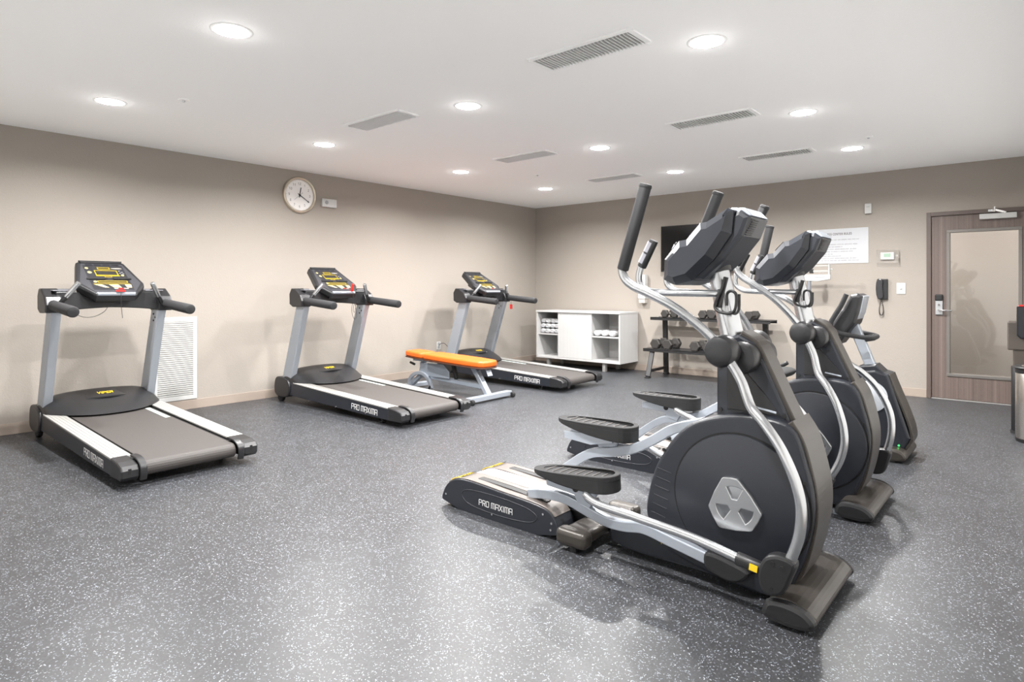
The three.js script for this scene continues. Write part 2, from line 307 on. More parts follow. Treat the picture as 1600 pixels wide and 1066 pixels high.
{ const t = thing('strobe_alarm', 'small white rectangular alarm box beside the wall clock', 'alarm', [0, 2.384, 4.28]);
  obj('housing', box(0, 0.04, 2.33, 2.438, 4.175, 4.388, 0.008), M.whitePlastic, t); obj('speaker_ring', rod([0.036, 2.39, 4.325], [0.043, 2.39, 4.325], 0.026, 0.024), M.greyPlastic, t); obj('strobe_lens', box(0.035, 0.052, 2.35, 2.42, 4.19, 4.22, 0.006), M.clear, t); }
{ // return air grille
  const z0 = 5.905, z1 = 6.34, y0 = 0.108, y1 = 0.99, t = thing('wall_grille', 'tall white louvred air return grille low on the left wall', 'grille', [0, y0, 6.12]);
  obj('grille_frame', [box(0, 0.014, y0, y0 + 0.045, z0, z1, 0.003), box(0, 0.014, y1 - 0.045, y1, z0, z1, 0.003), box(0, 0.014, y0 + 0.04, y1 - 0.04, z0, z0 + 0.04, 0.003), box(0, 0.014, y0 + 0.04, y1 - 0.04, z1 - 0.04, z1, 0.003)], M.white, t);
  obj('backing', box(0, 0.002, y0 + 0.04, y1 - 0.04, z0 + 0.035, z1 - 0.035), std(0x7a6c50, 0.8), t);
  const lg = flat(new THREE.BoxGeometry(0.012, 0.013, z1 - z0 - 0.078)).rotateZ(-0.4);
  for (let i = 0; i < 37; i++) shared('louvre', lg, M.white, t, 0.008, 0.056 + i * 0.0214, 0.0025);
  for (const [y, z] of [[y0 + 0.1, z0 + 0.015], [y1 - 0.1, z0 + 0.015], [y0 + 0.1, z1 - 0.015], [y1 - 0.1, z1 - 0.015]]) obj('screw', rod([0.013, y, z], [0.016, y, z], 0.005), M.metalGrey, t);
}
{ const t = thing('wall_outlet', 'white power outlet plate on the left wall behind the bench', 'outlet', [0, 0.43, 2.37]); obj('cover_plate', box(0, 0.007, 0.37, 0.49, 2.33, 2.41, 0.003), M.whitePlastic, t); obj('socket', [box(0.006, 0.009, 0.385, 0.42, 2.35, 2.39, 0.001), box(0.006, 0.009, 0.44, 0.475, 2.35, 2.39, 0.001)], M.greyPlastic, t); }

// ---------------------------------------------------------------- on the back wall
{ // television
  const a = onZ(1031, 353, 0.08), x0 = a[0] + 0.02, t = thing('wall_television', 'black flat screen television mounted on the back wall', 'television', [x0 + 0.6, 1.55, 0.03]);
  const x1 = x0 + 1.24, y0 = 1.545, y1 = 2.245;
  obj('casing', box(x0, x1, y0, y1, 0.05, 0.088, 0.006), M.black, t); obj('screen', box(x0 + 0.012, x1 - 0.012, y0 + 0.018, y1 - 0.012, 0.0875, 0.0895), M.blackGloss, t); obj('wall_bracket', box(x0 + 0.4, x1 - 0.4, 1.75, 2.05, 0, 0.05), M.black, t);
}
{ const t = thing('wipes_dispenser', 'narrow white wall dispenser mounted below the television', 'dispenser', [2.19, 1.06, 0]);
  obj('housing', box(2.125, 2.25, 1.13, 1.51, 0, 0.1, 0.012), M.whitePlastic, t); obj('lower_tray', box(2.135, 2.24, 1.065, 1.13, 0, 0.09, 0.006), std(0xb9b4ad, 0.5), t); }
{ // rules sign
  const x0 = 4.655, x1 = 5.302, y0 = 1.616, y1 = 2.062, t = thing('rules_sign', 'white fitness center rules sign screwed to the back wall', 'sign', [4.98, y0, 0]);
  obj('panel', box(x0, x1, y0, y1, 0, 0.006), M.white, t);
  const tex = canvas(1024, 704, (g, w, h) => {
    g.fillStyle = '#b9bbbf'; g.fillRect(0, 0, w, h); g.fillStyle = '#4a433d'; g.textBaseline = 'alphabetic';
    g.font = 'bold 66px sans-serif'; g.save(); g.translate(165, 128); g.scale(0.78, 1); g.fillText('FITNESS CENTER RULES', 0, 0); g.restore();
    g.fillStyle = '#66625f';
    const row = (y, n, x0 = 165, bul) => { let x = x0; if (bul) { g.beginPath(); g.arc(132, y - 9, 8, 0, 7); g.fill(); } let s = n * 977; while (x < x0 + n) { s = (s * 1103515245 + 12345) & 0x7fffffff; const wd = Math.min(28 + s % 90, x0 + n - x); for (let q = 0; q < wd - 6; q += 13) { g.fillRect(x + q, y - 19, 3, 19); g.fillRect(x + q, y - (q % 2 ? 19 : 11), 9, 3); g.fillRect(x + q + 7, y - 16, 3, (s >> 3) % 9 + 7); } x += wd + 12; } };
    g.globalAlpha = 0.6; row(166, 200); g.globalAlpha = 1;
    row(232, 700, 165, 1); row(280, 160); row(328, 670, 165, 1); row(376, 390); row(426, 650, 165, 1); row(474, 590, 165, 1); row(522, 220); row(566, 370, 165, 1); row(612, 650, 165, 1); row(656, 700);
  });
  obj('print', (() => { const g = new THREE.PlaneGeometry(x1 - x0 - 0.004, y1 - y0 - 0.004).translate((x0 + x1) / 2, (y0 + y1) / 2, 0.0066); return g; })(), std(0xffffff, 0.5, 0, { map: tex }), t);
  for (const [x, y] of [[x0 + 0.025, y0 + 0.02], [x1 - 0.025, y0 + 0.02], [x0 + 0.025, y1 - 0.02], [x1 - 0.025, y1 - 0.02]]) obj('screw', rod([x, y, 0.006], [x, y, 0.009], 0.006), M.metalGrey, t);
}
{ // thermostat with clear guard
  const t = thing('thermostat', 'white thermostat under a clear plastic guard on the wall', 'thermostat', [5.52, 1.62, 0]);
  obj('body', box(5.433, 5.585, 1.645, 1.74, 0, 0.03, 0.014), M.whitePlastic, t); obj('display', box(5.475, 5.545, 1.68, 1.722, 0.0295, 0.0315), M.lcd, t); obj('button', [box(5.556, 5.572, 1.7, 1.715, 0.029, 0.033, 0.003), box(5.556, 5.572, 1.675, 1.69, 0.029, 0.033, 0.003)], M.white, t);
  obj('clear_guard', [box(5.40, 5.635, 1.607, 1.613, 0, 0.07), box(5.40, 5.635, 1.762, 1.768, 0, 0.07), box(5.40, 5.406, 1.607, 1.768, 0, 0.07), box(5.629, 5.635, 1.607, 1.768, 0, 0.07), box(5.40, 5.635, 1.607, 1.768, 0.07, 0.074)], M.clear, t);
  obj('guard_lock', rod([5.622, 1.69, 0.06], [5.622, 1.69, 0.09], 0.013), M.chrome, t);
}
{ // wall phone
  const t = thing('wall_phone', 'black wall telephone with coiled cord hanging below', 'telephone', [5.46, 1.16, 0]);
  obj('base', box(5.42, 5.515, 1.16, 1.41, 0, 0.035, 0.008), M.plastic, t);
  obj('handset', ext(smooth([[5.408, 1.41], [5.45, 1.412], [5.468, 1.39], [5.464, 1.33], [5.468, 1.25], [5.474, 1.2], [5.462, 1.172], [5.412, 1.17]], 4), 0.035, 0.07, 0.012), std(0x2b2b2e, 0.3), t);
  const pts = []; for (let i = 0; i <= 90; i++) { const s = i / 90, a = i * 1.9; pts.push([5.447 + 0.022 * Math.sin(s * Math.PI * 2) + 0.006 * Math.cos(a), 1.165 - 0.2 * Math.sin(s * Math.PI), 0.03 + 0.006 * Math.sin(a)]); }
  obj('cord', tube(pts, 0.003, 360, 5), M.black, t);
}
{ const t = thing('light_switch', 'white light switch plate beside the wall telephone', 'switch', [5.65, 1.226, 0]); obj('cover_plate', box(5.604, 5.697, 1.226, 1.362, 0, 0.008, 0.003), M.whitePlastic, t); obj('toggle', box(5.642, 5.659, 1.285, 1.31, 0.007, 0.02, 0.003), M.white, t); }
{ const t = thing('motion_sensor', 'small white sensor box high on the wall above the sign', 'sensor', [5.305, 2.23, 0]); obj('housing', box(5.267, 5.342, 2.228, 2.352, 0, 0.045, 0.006), M.whitePlastic, t); obj('sensor_lens', rod([5.305, 2.262, 0.04], [5.305, 2.262, 0.056], 0.024, 0.014), M.clear, t); obj('label_strip', box(5.285, 5.325, 2.308, 2.314, 0.044, 0.046), M.greyPlastic, t); }

// ---------------------------------------------------------------- white cabinet with towels
{
  const x0 = 0.48, x1 = 2.09, y0 = 0.14, y1 = 0.93, z0 = 0.03, z1 = 0.585, th = 0.022, a = 0.955, b = 1.545;
  const t = thing('storage_cabinet', 'white sideboard cabinet with sliding door and open towel shelves', 'cabinet', [1.28, 0, 0.31]);
  const P = (n, g) => obj(n, metricUV(g, 0.5), M.cabinet, t);
  P('top_panel', box(x0 - 0.006, x1 + 0.006, y1 - 0.028, y1, z0, z1 + 0.012, 0.003)); P('bottom_panel', box(x0, x1, y0, y0 + 0.03, z0, z1, 0.002));
  P('side_panel', box(x0, x0 + th, y0 + 0.03, y1 - 0.028, z0, z1, 0.002)); P('side_panel', box(x1 - th, x1, y0 + 0.03, y1 - 0.028, z0, z1, 0.002)); P('back_panel', box(x0 + th, x1 - th, y0 + 0.03, y1 - 0.028, z0, z0 + 0.01));
  P('divider', box(a - 0.02, a, y0 + 0.03, y1 - 0.028, z0 + 0.01, z1 - 0.03)); P('divider', box(b, b + 0.02, y0 + 0.03, y1 - 0.028, z0 + 0.01, z1 - 0.03));
  P('shelf', box(x0 + th, a - 0.02, 0.527, 0.547, z0 + 0.01, z1 - 0.03)); P('shelf', box(b + 0.02, x1 - th, 0.527, 0.547, z0 + 0.01, z1 - 0.03));
  P('sliding_door', box(a - 0.035, b + 0.03, y0 + 0.034, y1 - 0.032, z1 - 0.028, z1 - 0.008, 0.002));
  for (const [x, z] of [[0.68, 0.5], [1.77, 0.5], [0.68, 0.1], [1.77, 0.1]]) obj('leg', box(x - 0.028, x + 0.028, 0, y0, z - 0.028, z + 0.028, 0.003), M.alu, t);
  // rolled towels: a soft roll lying along z
  const rollG = (r, L) => { const s = []; for (let i = 0; i < 28; i++) { const q = i / 28 * Math.PI * 2; s.push([r * 1.18 * Math.cos(q), r * 0.92 * Math.sin(q) + (Math.sin(q) < -0.6 ? 0.004 : 0)]); } return ext(s, -L / 2, L / 2, 0.016, 3); };
  const sp = (r, L) => { const pts = []; for (let i = 0; i <= 40; i++) { const q = i / 40 * Math.PI * 4.2, k = r * (0.15 + 0.8 * i / 40); pts.push([k * 1.1 * Math.cos(q), k * 0.85 * Math.sin(q), L / 2 + 0.001]); } return tube(pts, 0.0022, 80, 4); };
  function towel(x, y, z, r, L, label, group) {
    const t2 = thing('rolled_towel', label, 'towel', [x, y, z], group), o = [x, y + r * 0.92, z], tr = g => g.translate(...o);
    obj('towel_roll', tr(rollG(r, L)), M.towel, t2); obj('roll_edge', tr(sp(r, L)), M.stripe, t2);
  }
  for (let row = 0; row < 3; row++) for (let i = 0; i < 4; i++) if (row < 2 || i < 4) towel(0.57 + i * 0.098, 0.547 + row * 0.083, 0.36 + (i % 2) * 0.012 - row * 0.01, 0.042, 0.34, `rolled white towel, ${['bottom', 'middle', 'top'][row]} layer of the pile, ${['first', 'second', 'third', 'fourth'][i]} from the outer side panel`, 'towels piled three high on a cabinet shelf');
  for (let i = 0; i < 3; i++) towel(1.64 + i * 0.135, 0.547, 0.36, 0.05, 0.34, `rolled white towel in the single row, ${['nearest', 'second from', 'third from'][i]} the sliding door`, 'single row of towels on a cabinet shelf');
}

// ---------------------------------------------------------------- dumbbell rack
{
  const x0 = 2.5, x1 = 4.24, t = thing('dumbbell_rack', 'black two tier steel dumbbell rack against the back wall', 'rack', [3.37, 0, 0.4]);
  for (const [n, y, za, zb] of [['upper_shelf', 0.87, 0.12, 0.4], ['lower_shelf', 0.42, 0.26, 0.62]]) obj(n, [box(x0, x1, y - 0.045, y, zb - 0.012, zb, 0.002), box(x0, x1, y - 0.045, y, za, za + 0.012, 0.002), box(x0, x1, y - 0.012, y - 0.004, za, zb)], M.rack, t);
  for (const x of [2.62, 4.1]) {
    obj('rear_post', bar([x, 0, 0.12], [x, 0.83, 0.16], 0.07, 0.05).rotateY(0), M.rack, t);
    obj('front_leg', bar([x, 0.02, 0.7], [x, 0.39, 0.56], 0.07, 0.05), M.rack, t); obj('foot_tie', bar([x, 0.1, 0.14], [x, 0.1, 0.67], 0.04, 0.04), M.rack, t);
    obj('foot_pad', [box(x - 0.035, x + 0.035, 0, 0.02, 0.66, 0.74, 0.004), box(x - 0.035, x + 0.035, 0, 0.02, 0.08, 0.16, 0.004)], M.rack, t);
  }
  const hex = (r, L) => { const k = 0.012, p = [[0, -L / 2], [r - k, -L / 2], [r, -L / 2 + k], [r, L / 2 - k], [r - k, L / 2], [0, L / 2]].map(a => new THREE.Vector2(Math.max(a[0], 1e-5), a[1])); return toCreasedNormals(flat(new THREE.LatheGeometry(p, 6)), 0.4).rotateY(Math.PI / 6).rotateX(Math.PI / 2); };
  function dumbbell(x, y, z, r, L, label, group) {
    const t2 = thing('hex_dumbbell', label, 'dumbbell', [x, y, z], group), a = r * Math.cos(Math.PI / 6), hl = 0.11 + r * 0.25;
    obj('head', hex(r, L).translate(x, y + a, z + hl), M.bell, t2); obj('head', hex(r, L).translate(x, y + a, z - hl), M.bell, t2);
    obj('grip', rod([x, y + a, z - hl + L / 2 - 0.002], [x, y + a, z + hl - L / 2 + 0.002], 0.016), M.chrome, t2);
  }
  const ORD = ['nearest', 'second from', 'third from', 'fourth from', 'fifth from'];
  const lowU = [[1025, 0.08], [1043.5, 0.08], [1086.5, 0.078], [1106, 0.078]], upU = [[1040, 0.062], [1055, 0.06], [1099, 0.066], [1113.5, 0.066], [1170.5, 0.066]];
  lowU.forEach(([u, r], k) => dumbbell(onZ(u, 540, 0.56)[0], 0.42, 0.43, r, 0.085, `black hex dumbbell on the lower rack shelf, ${ORD[k]} the white cabinet end`, 'dumbbells on the lower rack shelf'));
  dumbbell(3.93, 0.42, 0.43, 0.08, 0.085, `black hex dumbbell on the lower rack shelf, ${ORD[4]} the white cabinet end`, 'dumbbells on the lower rack shelf');
  upU.forEach(([u, r], k) => dumbbell(onZ(u, 492, 0.36)[0], 0.87, 0.25, r, 0.07, `black hex dumbbell on the upper rack shelf, ${ORD[k]} the white cabinet end`, 'dumbbells on the upper rack shelf'));
}

// ---------------------------------------------------------------- treadmills (built in the coordinates of the middle one)
const TZ = 4.68, TO = [1.35, 0, TZ];
const panelTex = canvas(768, 768, (g, w, h) => {
  g.fillStyle = '#55555a'; g.fillRect(0, 0, w, h);
  g.fillStyle = '#3b3b40'; g.fillRect(110, 60, 548, 640);
  for (let i = 0; i < 4; i++) { g.fillStyle = '#26262a'; g.fillRect(150 + i * 122, 30, 100, 40); }
  const Y = '#d9bb22', yb = (x, y, a, b, lw = 14) => { g.strokeStyle = Y; g.lineWidth = lw; g.strokeRect(x, y, a, b); };
  g.fillStyle = '#2a2a2e'; g.fillRect(300, 120, 160, 44); yb(300, 120, 160, 44);
  g.fillStyle = '#3c3a36'; g.fillRect(240, 200, 300, 120); yb(240, 200, 300, 120);
  g.fillStyle = Y; g.fillRect(230, 325, 330, 22); g.fillStyle = '#3b3b40'; g.fillRect(340, 330, 100, 60); yb(345, 345, 90, 26, 10);
  g.fillStyle = '#efdf9a'; for (const [x, y, r] of [[150, 140, 24], [165, 250, 30], [600, 320, 22]]) { g.beginPath(); g.arc(x, y, r, 0, 7); g.fill(); }
  g.fillStyle = '#c9c4b8'; g.beginPath(); g.ellipse(560, 140, 80, 16, 0, 0, 7); g.fill(); g.fillStyle = '#b9b9c0'; for (const [x, y] of [[565, 200], [600, 230], [570, 255], [610, 270]]) g.fillRect(x, y, 26, 14);
  g.fillStyle = '#111113'; g.fillRect(120, 395, 240, 44); g.fillRect(430, 395, 230, 44);
  yb(215, 470, 400, 40, 12); g.fillStyle = '#26262a'; g.fillRect(235, 482, 360, 16); g.fillStyle = '#efdf9a'; g.beginPath(); g.arc(180, 490, 24, 0, 7); g.fill();
  g.fillStyle = Y; g.fillRect(140, 540, 500, 12);
  const q = (c, ...p) => { g.fillStyle = c; g.beginPath(); p.forEach(([x, y], i) => i ? g.lineTo(x, y) : g.moveTo(x, y)); g.closePath(); g.fill(); };
  q('#f1e2b2', [140, 560], [250, 560], [330, 640], [270, 640]); q('#f3e3a8', [340, 560], [470, 560], [500, 640], [390, 640]); q('#f1e2b2', [560, 560], [650, 560], [640, 640], [570, 640]);
  q('#bfe0cf', [380, 655], [440, 650], [440, 672], [390, 672]); q('#e9c9c4', [520, 650], [590, 655], [580, 672], [520, 672]); q('#c8201c', [445, 650], [515, 650], [515, 676], [445, 676]);
});
function makeTreadmill(label) {
  const t = thing('treadmill', label, 'treadmill', TO, 'treadmills along the left wall'), zc = TZ;
  const topY = x => 0.245 - (x - 0.6) * 0.041;
  for (const s of [1, -1]) {
    const Z = (a, b) => s > 0 ? [zc + a, zc + b] : [zc - b, zc - a];
    const fr = obj('side_frame', ext([[0.4, 0.1], [0.4, 0.235], [2.3, topY(2.3) - 0.012], [2.3, 0.058], [1.9, 0.062]], ...Z(0.385, 0.445), 0.006), M.shroud, t);
    if (s > 0) { let lx = 0; for (const wd of ['PRO', 'MAXIMA']) { const g = letters(wd, 0.05), w = g.userData.w; g.translate(lx, 0, 0).rotateZ(-0.041).translate(1.72, 0.1, zc + 0.4455); lx += w + 0.02; obj('lettering', g, M.letter, fr); } }
    for (const x of [0.95, 1.45, 1.95]) obj('bolt', cylz(x, 0.082, ...Z(0.444, 0.449), 0.007, 10, 0), M.chrome, fr);
    obj('foot_rail', ext([[0.62, topY(0.62) - 0.012], [0.62, topY(0.62)], [2.3, topY(2.3)], [2.3, topY(2.3) - 0.012]], ...Z(0.325, 0.447), 0.002), M.alu, t);
    for (const k of [0.35, 0.375, 0.4, 0.425]) obj('tread_rib', ext([[0.63, topY(0.63)], [0.63, topY(0.63) + 0.002], [2.29, topY(2.29) + 0.002], [2.29, topY(2.29)]], ...Z(k - 0.003, k + 0.003), 0), M.alu, t);
    const cap = obj('end_cap', ext([[2.295, 0.055], [2.295, topY(2.3) + 0.003], [2.42, topY(2.42) - 0.002], [2.485, 0.152], [2.507, 0.125], [2.507, 0.08], [2.485, 0.058]], ...Z(0.345, 0.452), 0.012, 3), M.plastic, t);
    obj('adjuster_hole', ext([[2.5, 0.1], [2.508, 0.1], [2.508, 0.135], [2.5, 0.135]], ...Z(0.392, 0.41), 0.001), M.black, cap);
    obj('roller_guard', ribbon([[2.33, topY(2.33) + 0.006], [2.44, topY(2.42) + 0.004], [2.505, 0.14], [2.512, 0.1], [2.5, 0.05]], 0.014, ...Z(0.3, 0.345)), M.plastic, t);
    obj('rear_foot', [cylzY(2.1, zc + s * 0.36, 0, 0.02, 0.03), cylzY(2.1, zc + s * 0.36, 0.02, 0.06, 0.012), box(2.03, 2.2, 0.045, 0.075, ...Z(0.33, 0.39), 0.004)], M.black, t);
    const b = obj('upright_boot', ext(smooth([[0.245, 0.1], [0.235, 0.2], [0.27, 0.275], [0.36, 0.29], [0.52, 0.26], [0.56, 0.2], [0.53, 0.09], [0.34, 0.065]], 4), ...Z(0.36, 0.462), 0.012), M.plastic, t);
    obj('transport_wheel', cylz(0.3, 0.052, ...Z(0.385, 0.425), 0.052), M.rubber, t);
    const up = obj('upright', ext([[0.355, 0.24], [0.535, 0.24], [0.835, 1.12], [0.67, 1.12]], ...Z(0.365, 0.435), 0.008), M.upright, t);
    for (const [x, y] of [[0.72, 1.06], [0.76, 1.03], [0.72, 1.0]]) obj('bolt', cylz(x, y, ...(s > 0 ? [zc + 0.36, zc + 0.366] : [zc - 0.366, zc - 0.36]), 0.008, 10, 0), M.black, up);
    obj('hand_grip', rod([0.8, 1.16, zc + s * 0.425], [1.39, 1.115, zc + s * 0.425], 0.041, 0.043, 24, 0.016), M.foam, t);
    const ph = obj('pulse_handle', tube([[0.84, 1.145, zc + s * 0.4], [0.865, 1.185, zc + s * 0.375], [0.885, 1.23, zc + s * 0.345]], 0.019), M.plastic, t);
    obj('sensor_grip', rod([0.88, 1.222, zc + s * 0.35], [0.945, 1.345, zc + s * 0.275], 0.02, 0.02, 20, 0.006), M.silver, ph);
    obj('dash_end', ext([[0.6, 1.12], [0.595, 1.235], [0.635, 1.295], [0.7, 1.295], [0.82, 1.225], [0.86, 1.16], [0.845, 1.095], [0.66, 1.09]], ...Z(0.36, 0.482), 0.014, 3), M.plastic, t);
    obj('cup_tray', [box(0.66, 0.8, 1.272, 1.282, ...Z(0.27, 0.42), 0.004), ext([[0.63, 1.24], [0.63, 1.29], [0.645, 1.292], [0.645, 1.24]], ...Z(0.26, 0.43), 0.003)], std(0x6b6b70, 0.3), t);
  }
  // belt with rear roller
  obj('running_belt', (() => { const p = [[0.7, topY(0.7) - 0.012]]; p.push([2.43, topY(2.43) - 0.01]); for (let i = 1; i <= 10; i++) { const a = Math.PI / 2 - i / 10 * Math.PI; p.push([2.435 + 0.05 * Math.cos(a), topY(2.43) - 0.06 + 0.05 * Math.sin(a)]); } p.push([0.7, 0.085]); return ext(p, zc - 0.297, zc + 0.297, 0.003); })(), M.belt, t);
  obj('deck_edge', [ext([[0.7, 0.1], [0.7, topY(0.7) - 0.02], [2.32, topY(2.32) - 0.02], [2.32, 0.09]], zc + 0.297, zc + 0.386, 0), ext([[0.7, 0.1], [0.7, topY(0.7) - 0.02], [2.32, topY(2.32) - 0.02], [2.32, 0.09]], zc - 0.386, zc - 0.297, 0)], M.black, t);
  obj('belt_decal', box(0.86, 1.32, 0, 0.0006, zc - 0.283, zc - 0.243).rotateZ(-0.041).translate(0.0095, topY(0) - 0.0115 + 0.0005, 0), std(0xb8c6bf, 0.5), t);
  // motor hood
  const hood = (() => {
    const nx = 22, nz = 28, pos = [], idx = [];
    for (let j = 0; j <= nz; j++) {
      const q = j / nz * 2 - 1, z = zc + q * 0.44, xr = 0.655 + 0.29 * (1 - Math.pow(Math.abs(q), 2.4)), pk = 0.395 - 0.03 * q * q - 0.07 * Math.pow(Math.abs(q), 8);
      for (let i = 0; i <= nx; i++) {
        const s = i / nx; let x, y;
        if (s < 0.35) { const a = s / 0.35; x = 0.27 + 0.2 * (1 - Math.cos(a * Math.PI / 2)); y = 0.11 + (pk - 0.11) * Math.sin(a * Math.PI / 2); }
        else { const a = (s - 0.35) / 0.65; x = 0.47 + (xr - 0.47) * a; y = pk + (topY(xr) + 0.004 - pk) * (a * a * 0.55 + a * 0.45); }
        pos.push(x, y, z);
      }
    }
    for (let j = 0; j < nz; j++) for (let i = 0; i < nx; i++) { const a = j * (nx + 1) + i, b = a + 1, c = a + nx + 1, d = c + 1; idx.push(a, c, b, b, c, d); }
    for (const j of [0, nz]) { const c = pos.length / 3, r = j * (nx + 1); pos.push(0.5, 0.1, zc + (j ? 0.44 : -0.44)); for (let i = 0; i < nx; i++) j ? idx.push(c, r + i + 1, r + i) : idx.push(c, r + i, r + i + 1); }
    const g = new THREE.BufferGeometry(); g.setAttribute('position', new THREE.Float32BufferAttribute(pos, 3)); g.setIndex(idx); g.computeVertexNormals();
    g.setAttribute('uv', new THREE.Float32BufferAttribute(new Float32Array(pos.length / 3 * 2), 2)); return g;
  })();
  const hd = obj('motor_hood', hood, M.plastic, t);
  const lip = (() => { const n = 24, pos = [], idx = []; for (let j = 0; j <= n; j++) { const q = j / n * 2 - 1, z = zc + q * 0.235, e = 1 - q * q, x0 = 0.53, x1 = 0.62 + 0.1 * e; for (const [x, dy] of [[x0, 0.0], [x1, 0.0], [x1, -0.012], [x0, -0.03]]) { const a = Math.max(0, (x - 0.47) / 0.47), y = 0.393 - 0.05 * q * q - (x - 0.53) * 0.2 + dy; pos.push(x, y, z); } } for (let j = 0; j < n; j++) for (let k = 0; k < 4; k++) { const a = j * 4 + k, b = j * 4 + (k + 1) % 4, c = a + 4, d = b + 4; idx.push(a, c, b, b, c, d); } const g = new THREE.BufferGeometry(); g.setAttribute('position', new THREE.Float32BufferAttribute(pos, 3)); g.setIndex(idx); const f = flat(g); f.computeVertexNormals(); f.setAttribute('uv', new THREE.Float32BufferAttribute(new Float32Array(f.attributes.position.count * 2), 2)); return f; })();
  obj('hood_lip', lip, M.plastic, hd);
  { const g = letters('VIPER', 0.03, 0.001, 1.1); g.translate(-g.userData.w / 2, 0, 0).rotateX(-Math.PI / 2 + 0.2).rotateY(Math.PI / 2).rotateZ(-0.2).translate(0.665, 0.371, zc); obj('hood_lettering', g, M.yellow, hd); }
  // dash beam
  const beam = (() => { const n = 20, gs = []; const sh = new THREE.Shape(); sh.moveTo(-0.4, 1.1); sh.quadraticCurveTo(-0.2, 1.125, 0, 1.13); sh.quadraticCurveTo(0.2, 1.125, 0.4, 1.1); sh.lineTo(0.4, 1.27); sh.lineTo(-0.4, 1.27); sh.closePath(); return flat(new THREE.ExtrudeGeometry(sh, { depth: 0.13, bevelEnabled: true, bevelSize: 0.008, bevelThickness: 0.02, bevelOffset: -0.008, bevelSegments: 3 })).rotateY(Math.PI / 2).translate(0.65, 0, zc); })();
  obj('dash_beam', beam, M.plastic, t);
  // console
  const basis = new THREE.Matrix4().makeBasis(new THREE.Vector3(0, 0, -1), new THREE.Vector3(-0.841, 0.541, 0), new THREE.Vector3(0.541, 0.841, 0)).setPosition(0.73, 1.385, zc);
  const out = [[-0.175, 0.275], [0.175, 0.275], [0.19, 0.26], [0.262, -0.07], [0.255, -0.11], [0.15, -0.265], [-0.15, -0.265], [-0.255, -0.11], [-0.262, -0.07], [-0.19, 0.26]];
  const con = obj('console', [ext(out, -0.075, 0, 0.02, 3).applyMatrix4(basis), ext([[-0.13, -0.2], [0.13, -0.2], [0.17, 0.1], [-0.17, 0.1]], -0.13, -0.06, 0.02).applyMatrix4(basis)], M.plastic, t);
  const face = shapeOf([[-0.155, 0.25], [0.155, 0.25], [0.232, -0.08], [0.145, -0.235], [-0.145, -0.235], [-0.232, -0.08]]);
  const fg = new THREE.ShapeGeometry(face), fp = fg.attributes.position, fu = fg.attributes.uv;
  for (let i = 0; i < fp.count; i++) fu.setXY(i, (fp.getX(i) + 0.215) / 0.43, (fp.getY(i) + 0.235) / 0.485);
  obj('console_face', flat(fg).translate(0, 0, 0.0015).applyMatrix4(basis), std(0xb0b0b0, 0.35, 0, { map: panelTex }), con);
  obj('book_ledge', [box(-0.17, -0.03, -0.03, -0.012, 0, 0.014, 0.003).applyMatrix4(basis), box(0.03, 0.17, -0.03, -0.012, 0, 0.014, 0.003).applyMatrix4(basis)], M.black, con);
  obj('console_visor', ext([[-0.16, 0.24], [0.16, 0.24], [0.17, 0.272], [-0.17, 0.272]], -0.005, 0.014, 0.006).applyMatrix4(basis), M.plastic, con);
  obj('wrist_rest', ext([[-0.14, -0.262], [0.14, -0.262], [0.15, -0.238], [-0.15, -0.238]], -0.03, 0.012, 0.01).applyMatrix4(basis), M.silverFlat, con);
  return t;
}
function cylzY(x, z, y0, y1, r) { return rod([x, y0, z], [x, y1, z], r); }
const tm2 = makeTreadmill('grey treadmill facing the wall below the round clock');
const tm1 = copyOf(tm2, [1.35, 0, 6.95], 'grey treadmill in front of the white wall grille');
const tm3 = copyOf(tm2, [1.31, 0, 2.12], 'grey treadmill between the orange bench and white cabinet');
function cord(t, dz, pts) { const o = origin.get(t), k = p => [p[0] + o[0] - 1.35, p[1], p[2] + dz]; obj('safety_cord', tube(pts.map(k), 0.0022, pts.length * 12, 5), M.black, t); }
function keyAt(t, dz, a, b, w) { const o = origin.get(t), ox = o[0] - 1.35; obj('safety_key', bar([a[0] + ox, a[1], a[2] + dz], [b[0] + ox, b[1], b[2] + dz], w, 0.02), M.red, t); }
// middle one: key standing in its socket, cord hanging in two loops
keyAt(tm2, 0, [0.945, 1.262, 4.58], [0.965, 1.345, 4.58], 0.03);
cord(tm2, 0, [[0.965, 1.27, 4.58], [0.972, 1.18, 4.582], [0.97, 1.05, 4.6], [0.968, 0.97, 4.58], [0.968, 0.94, 4.555], [0.97, 0.97, 4.535], [0.968, 1.07, 4.545], [0.966, 1.13, 4.56], [0.966, 1.04, 4.575], [0.966, 1.02, 4.56], [0.966, 1.05, 4.55], [0.966, 1.14, 4.54]]);
// first: key flat on the console, cord slung under the beam
keyAt(tm1, 2.27, [0.95, 1.275, 4.69], [0.95, 1.275, 4.62], 0.016);
cord(tm1, 2.27, [[0.96, 1.27, 4.655], [0.965, 1.16, 4.655], [0.96, 1.04, 4.643]]);
cord(tm1, 2.27, [[0.86, 1.17, 5.02], [0.865, 1.1, 4.98], [0.87, 1.055, 4.9], [0.87, 1.06, 4.82], [0.865, 1.1, 4.75], [0.85, 1.14, 4.72]]);
// third: key dangling below the far handle
cord(tm3, -2.56, [[0.9, 1.13, 4.24], [0.9, 1.09, 4.24], [0.9, 1.055, 4.24]]);
keyAt(tm3, -2.56, [0.9, 1.055, 4.24], [0.9, 0.985, 4.24], 0.036);
{ const o = origin.get(tm3); obj('power_cord', tube([[0.5, 0.3, 2.3], [0.3, 0.36, 2.36], [0.12, 0.47, 2.37], [0.03, 0.45, 2.37], [0.012, 0.42, 2.37]], 0.004, 40, 6), M.black, tm3); }

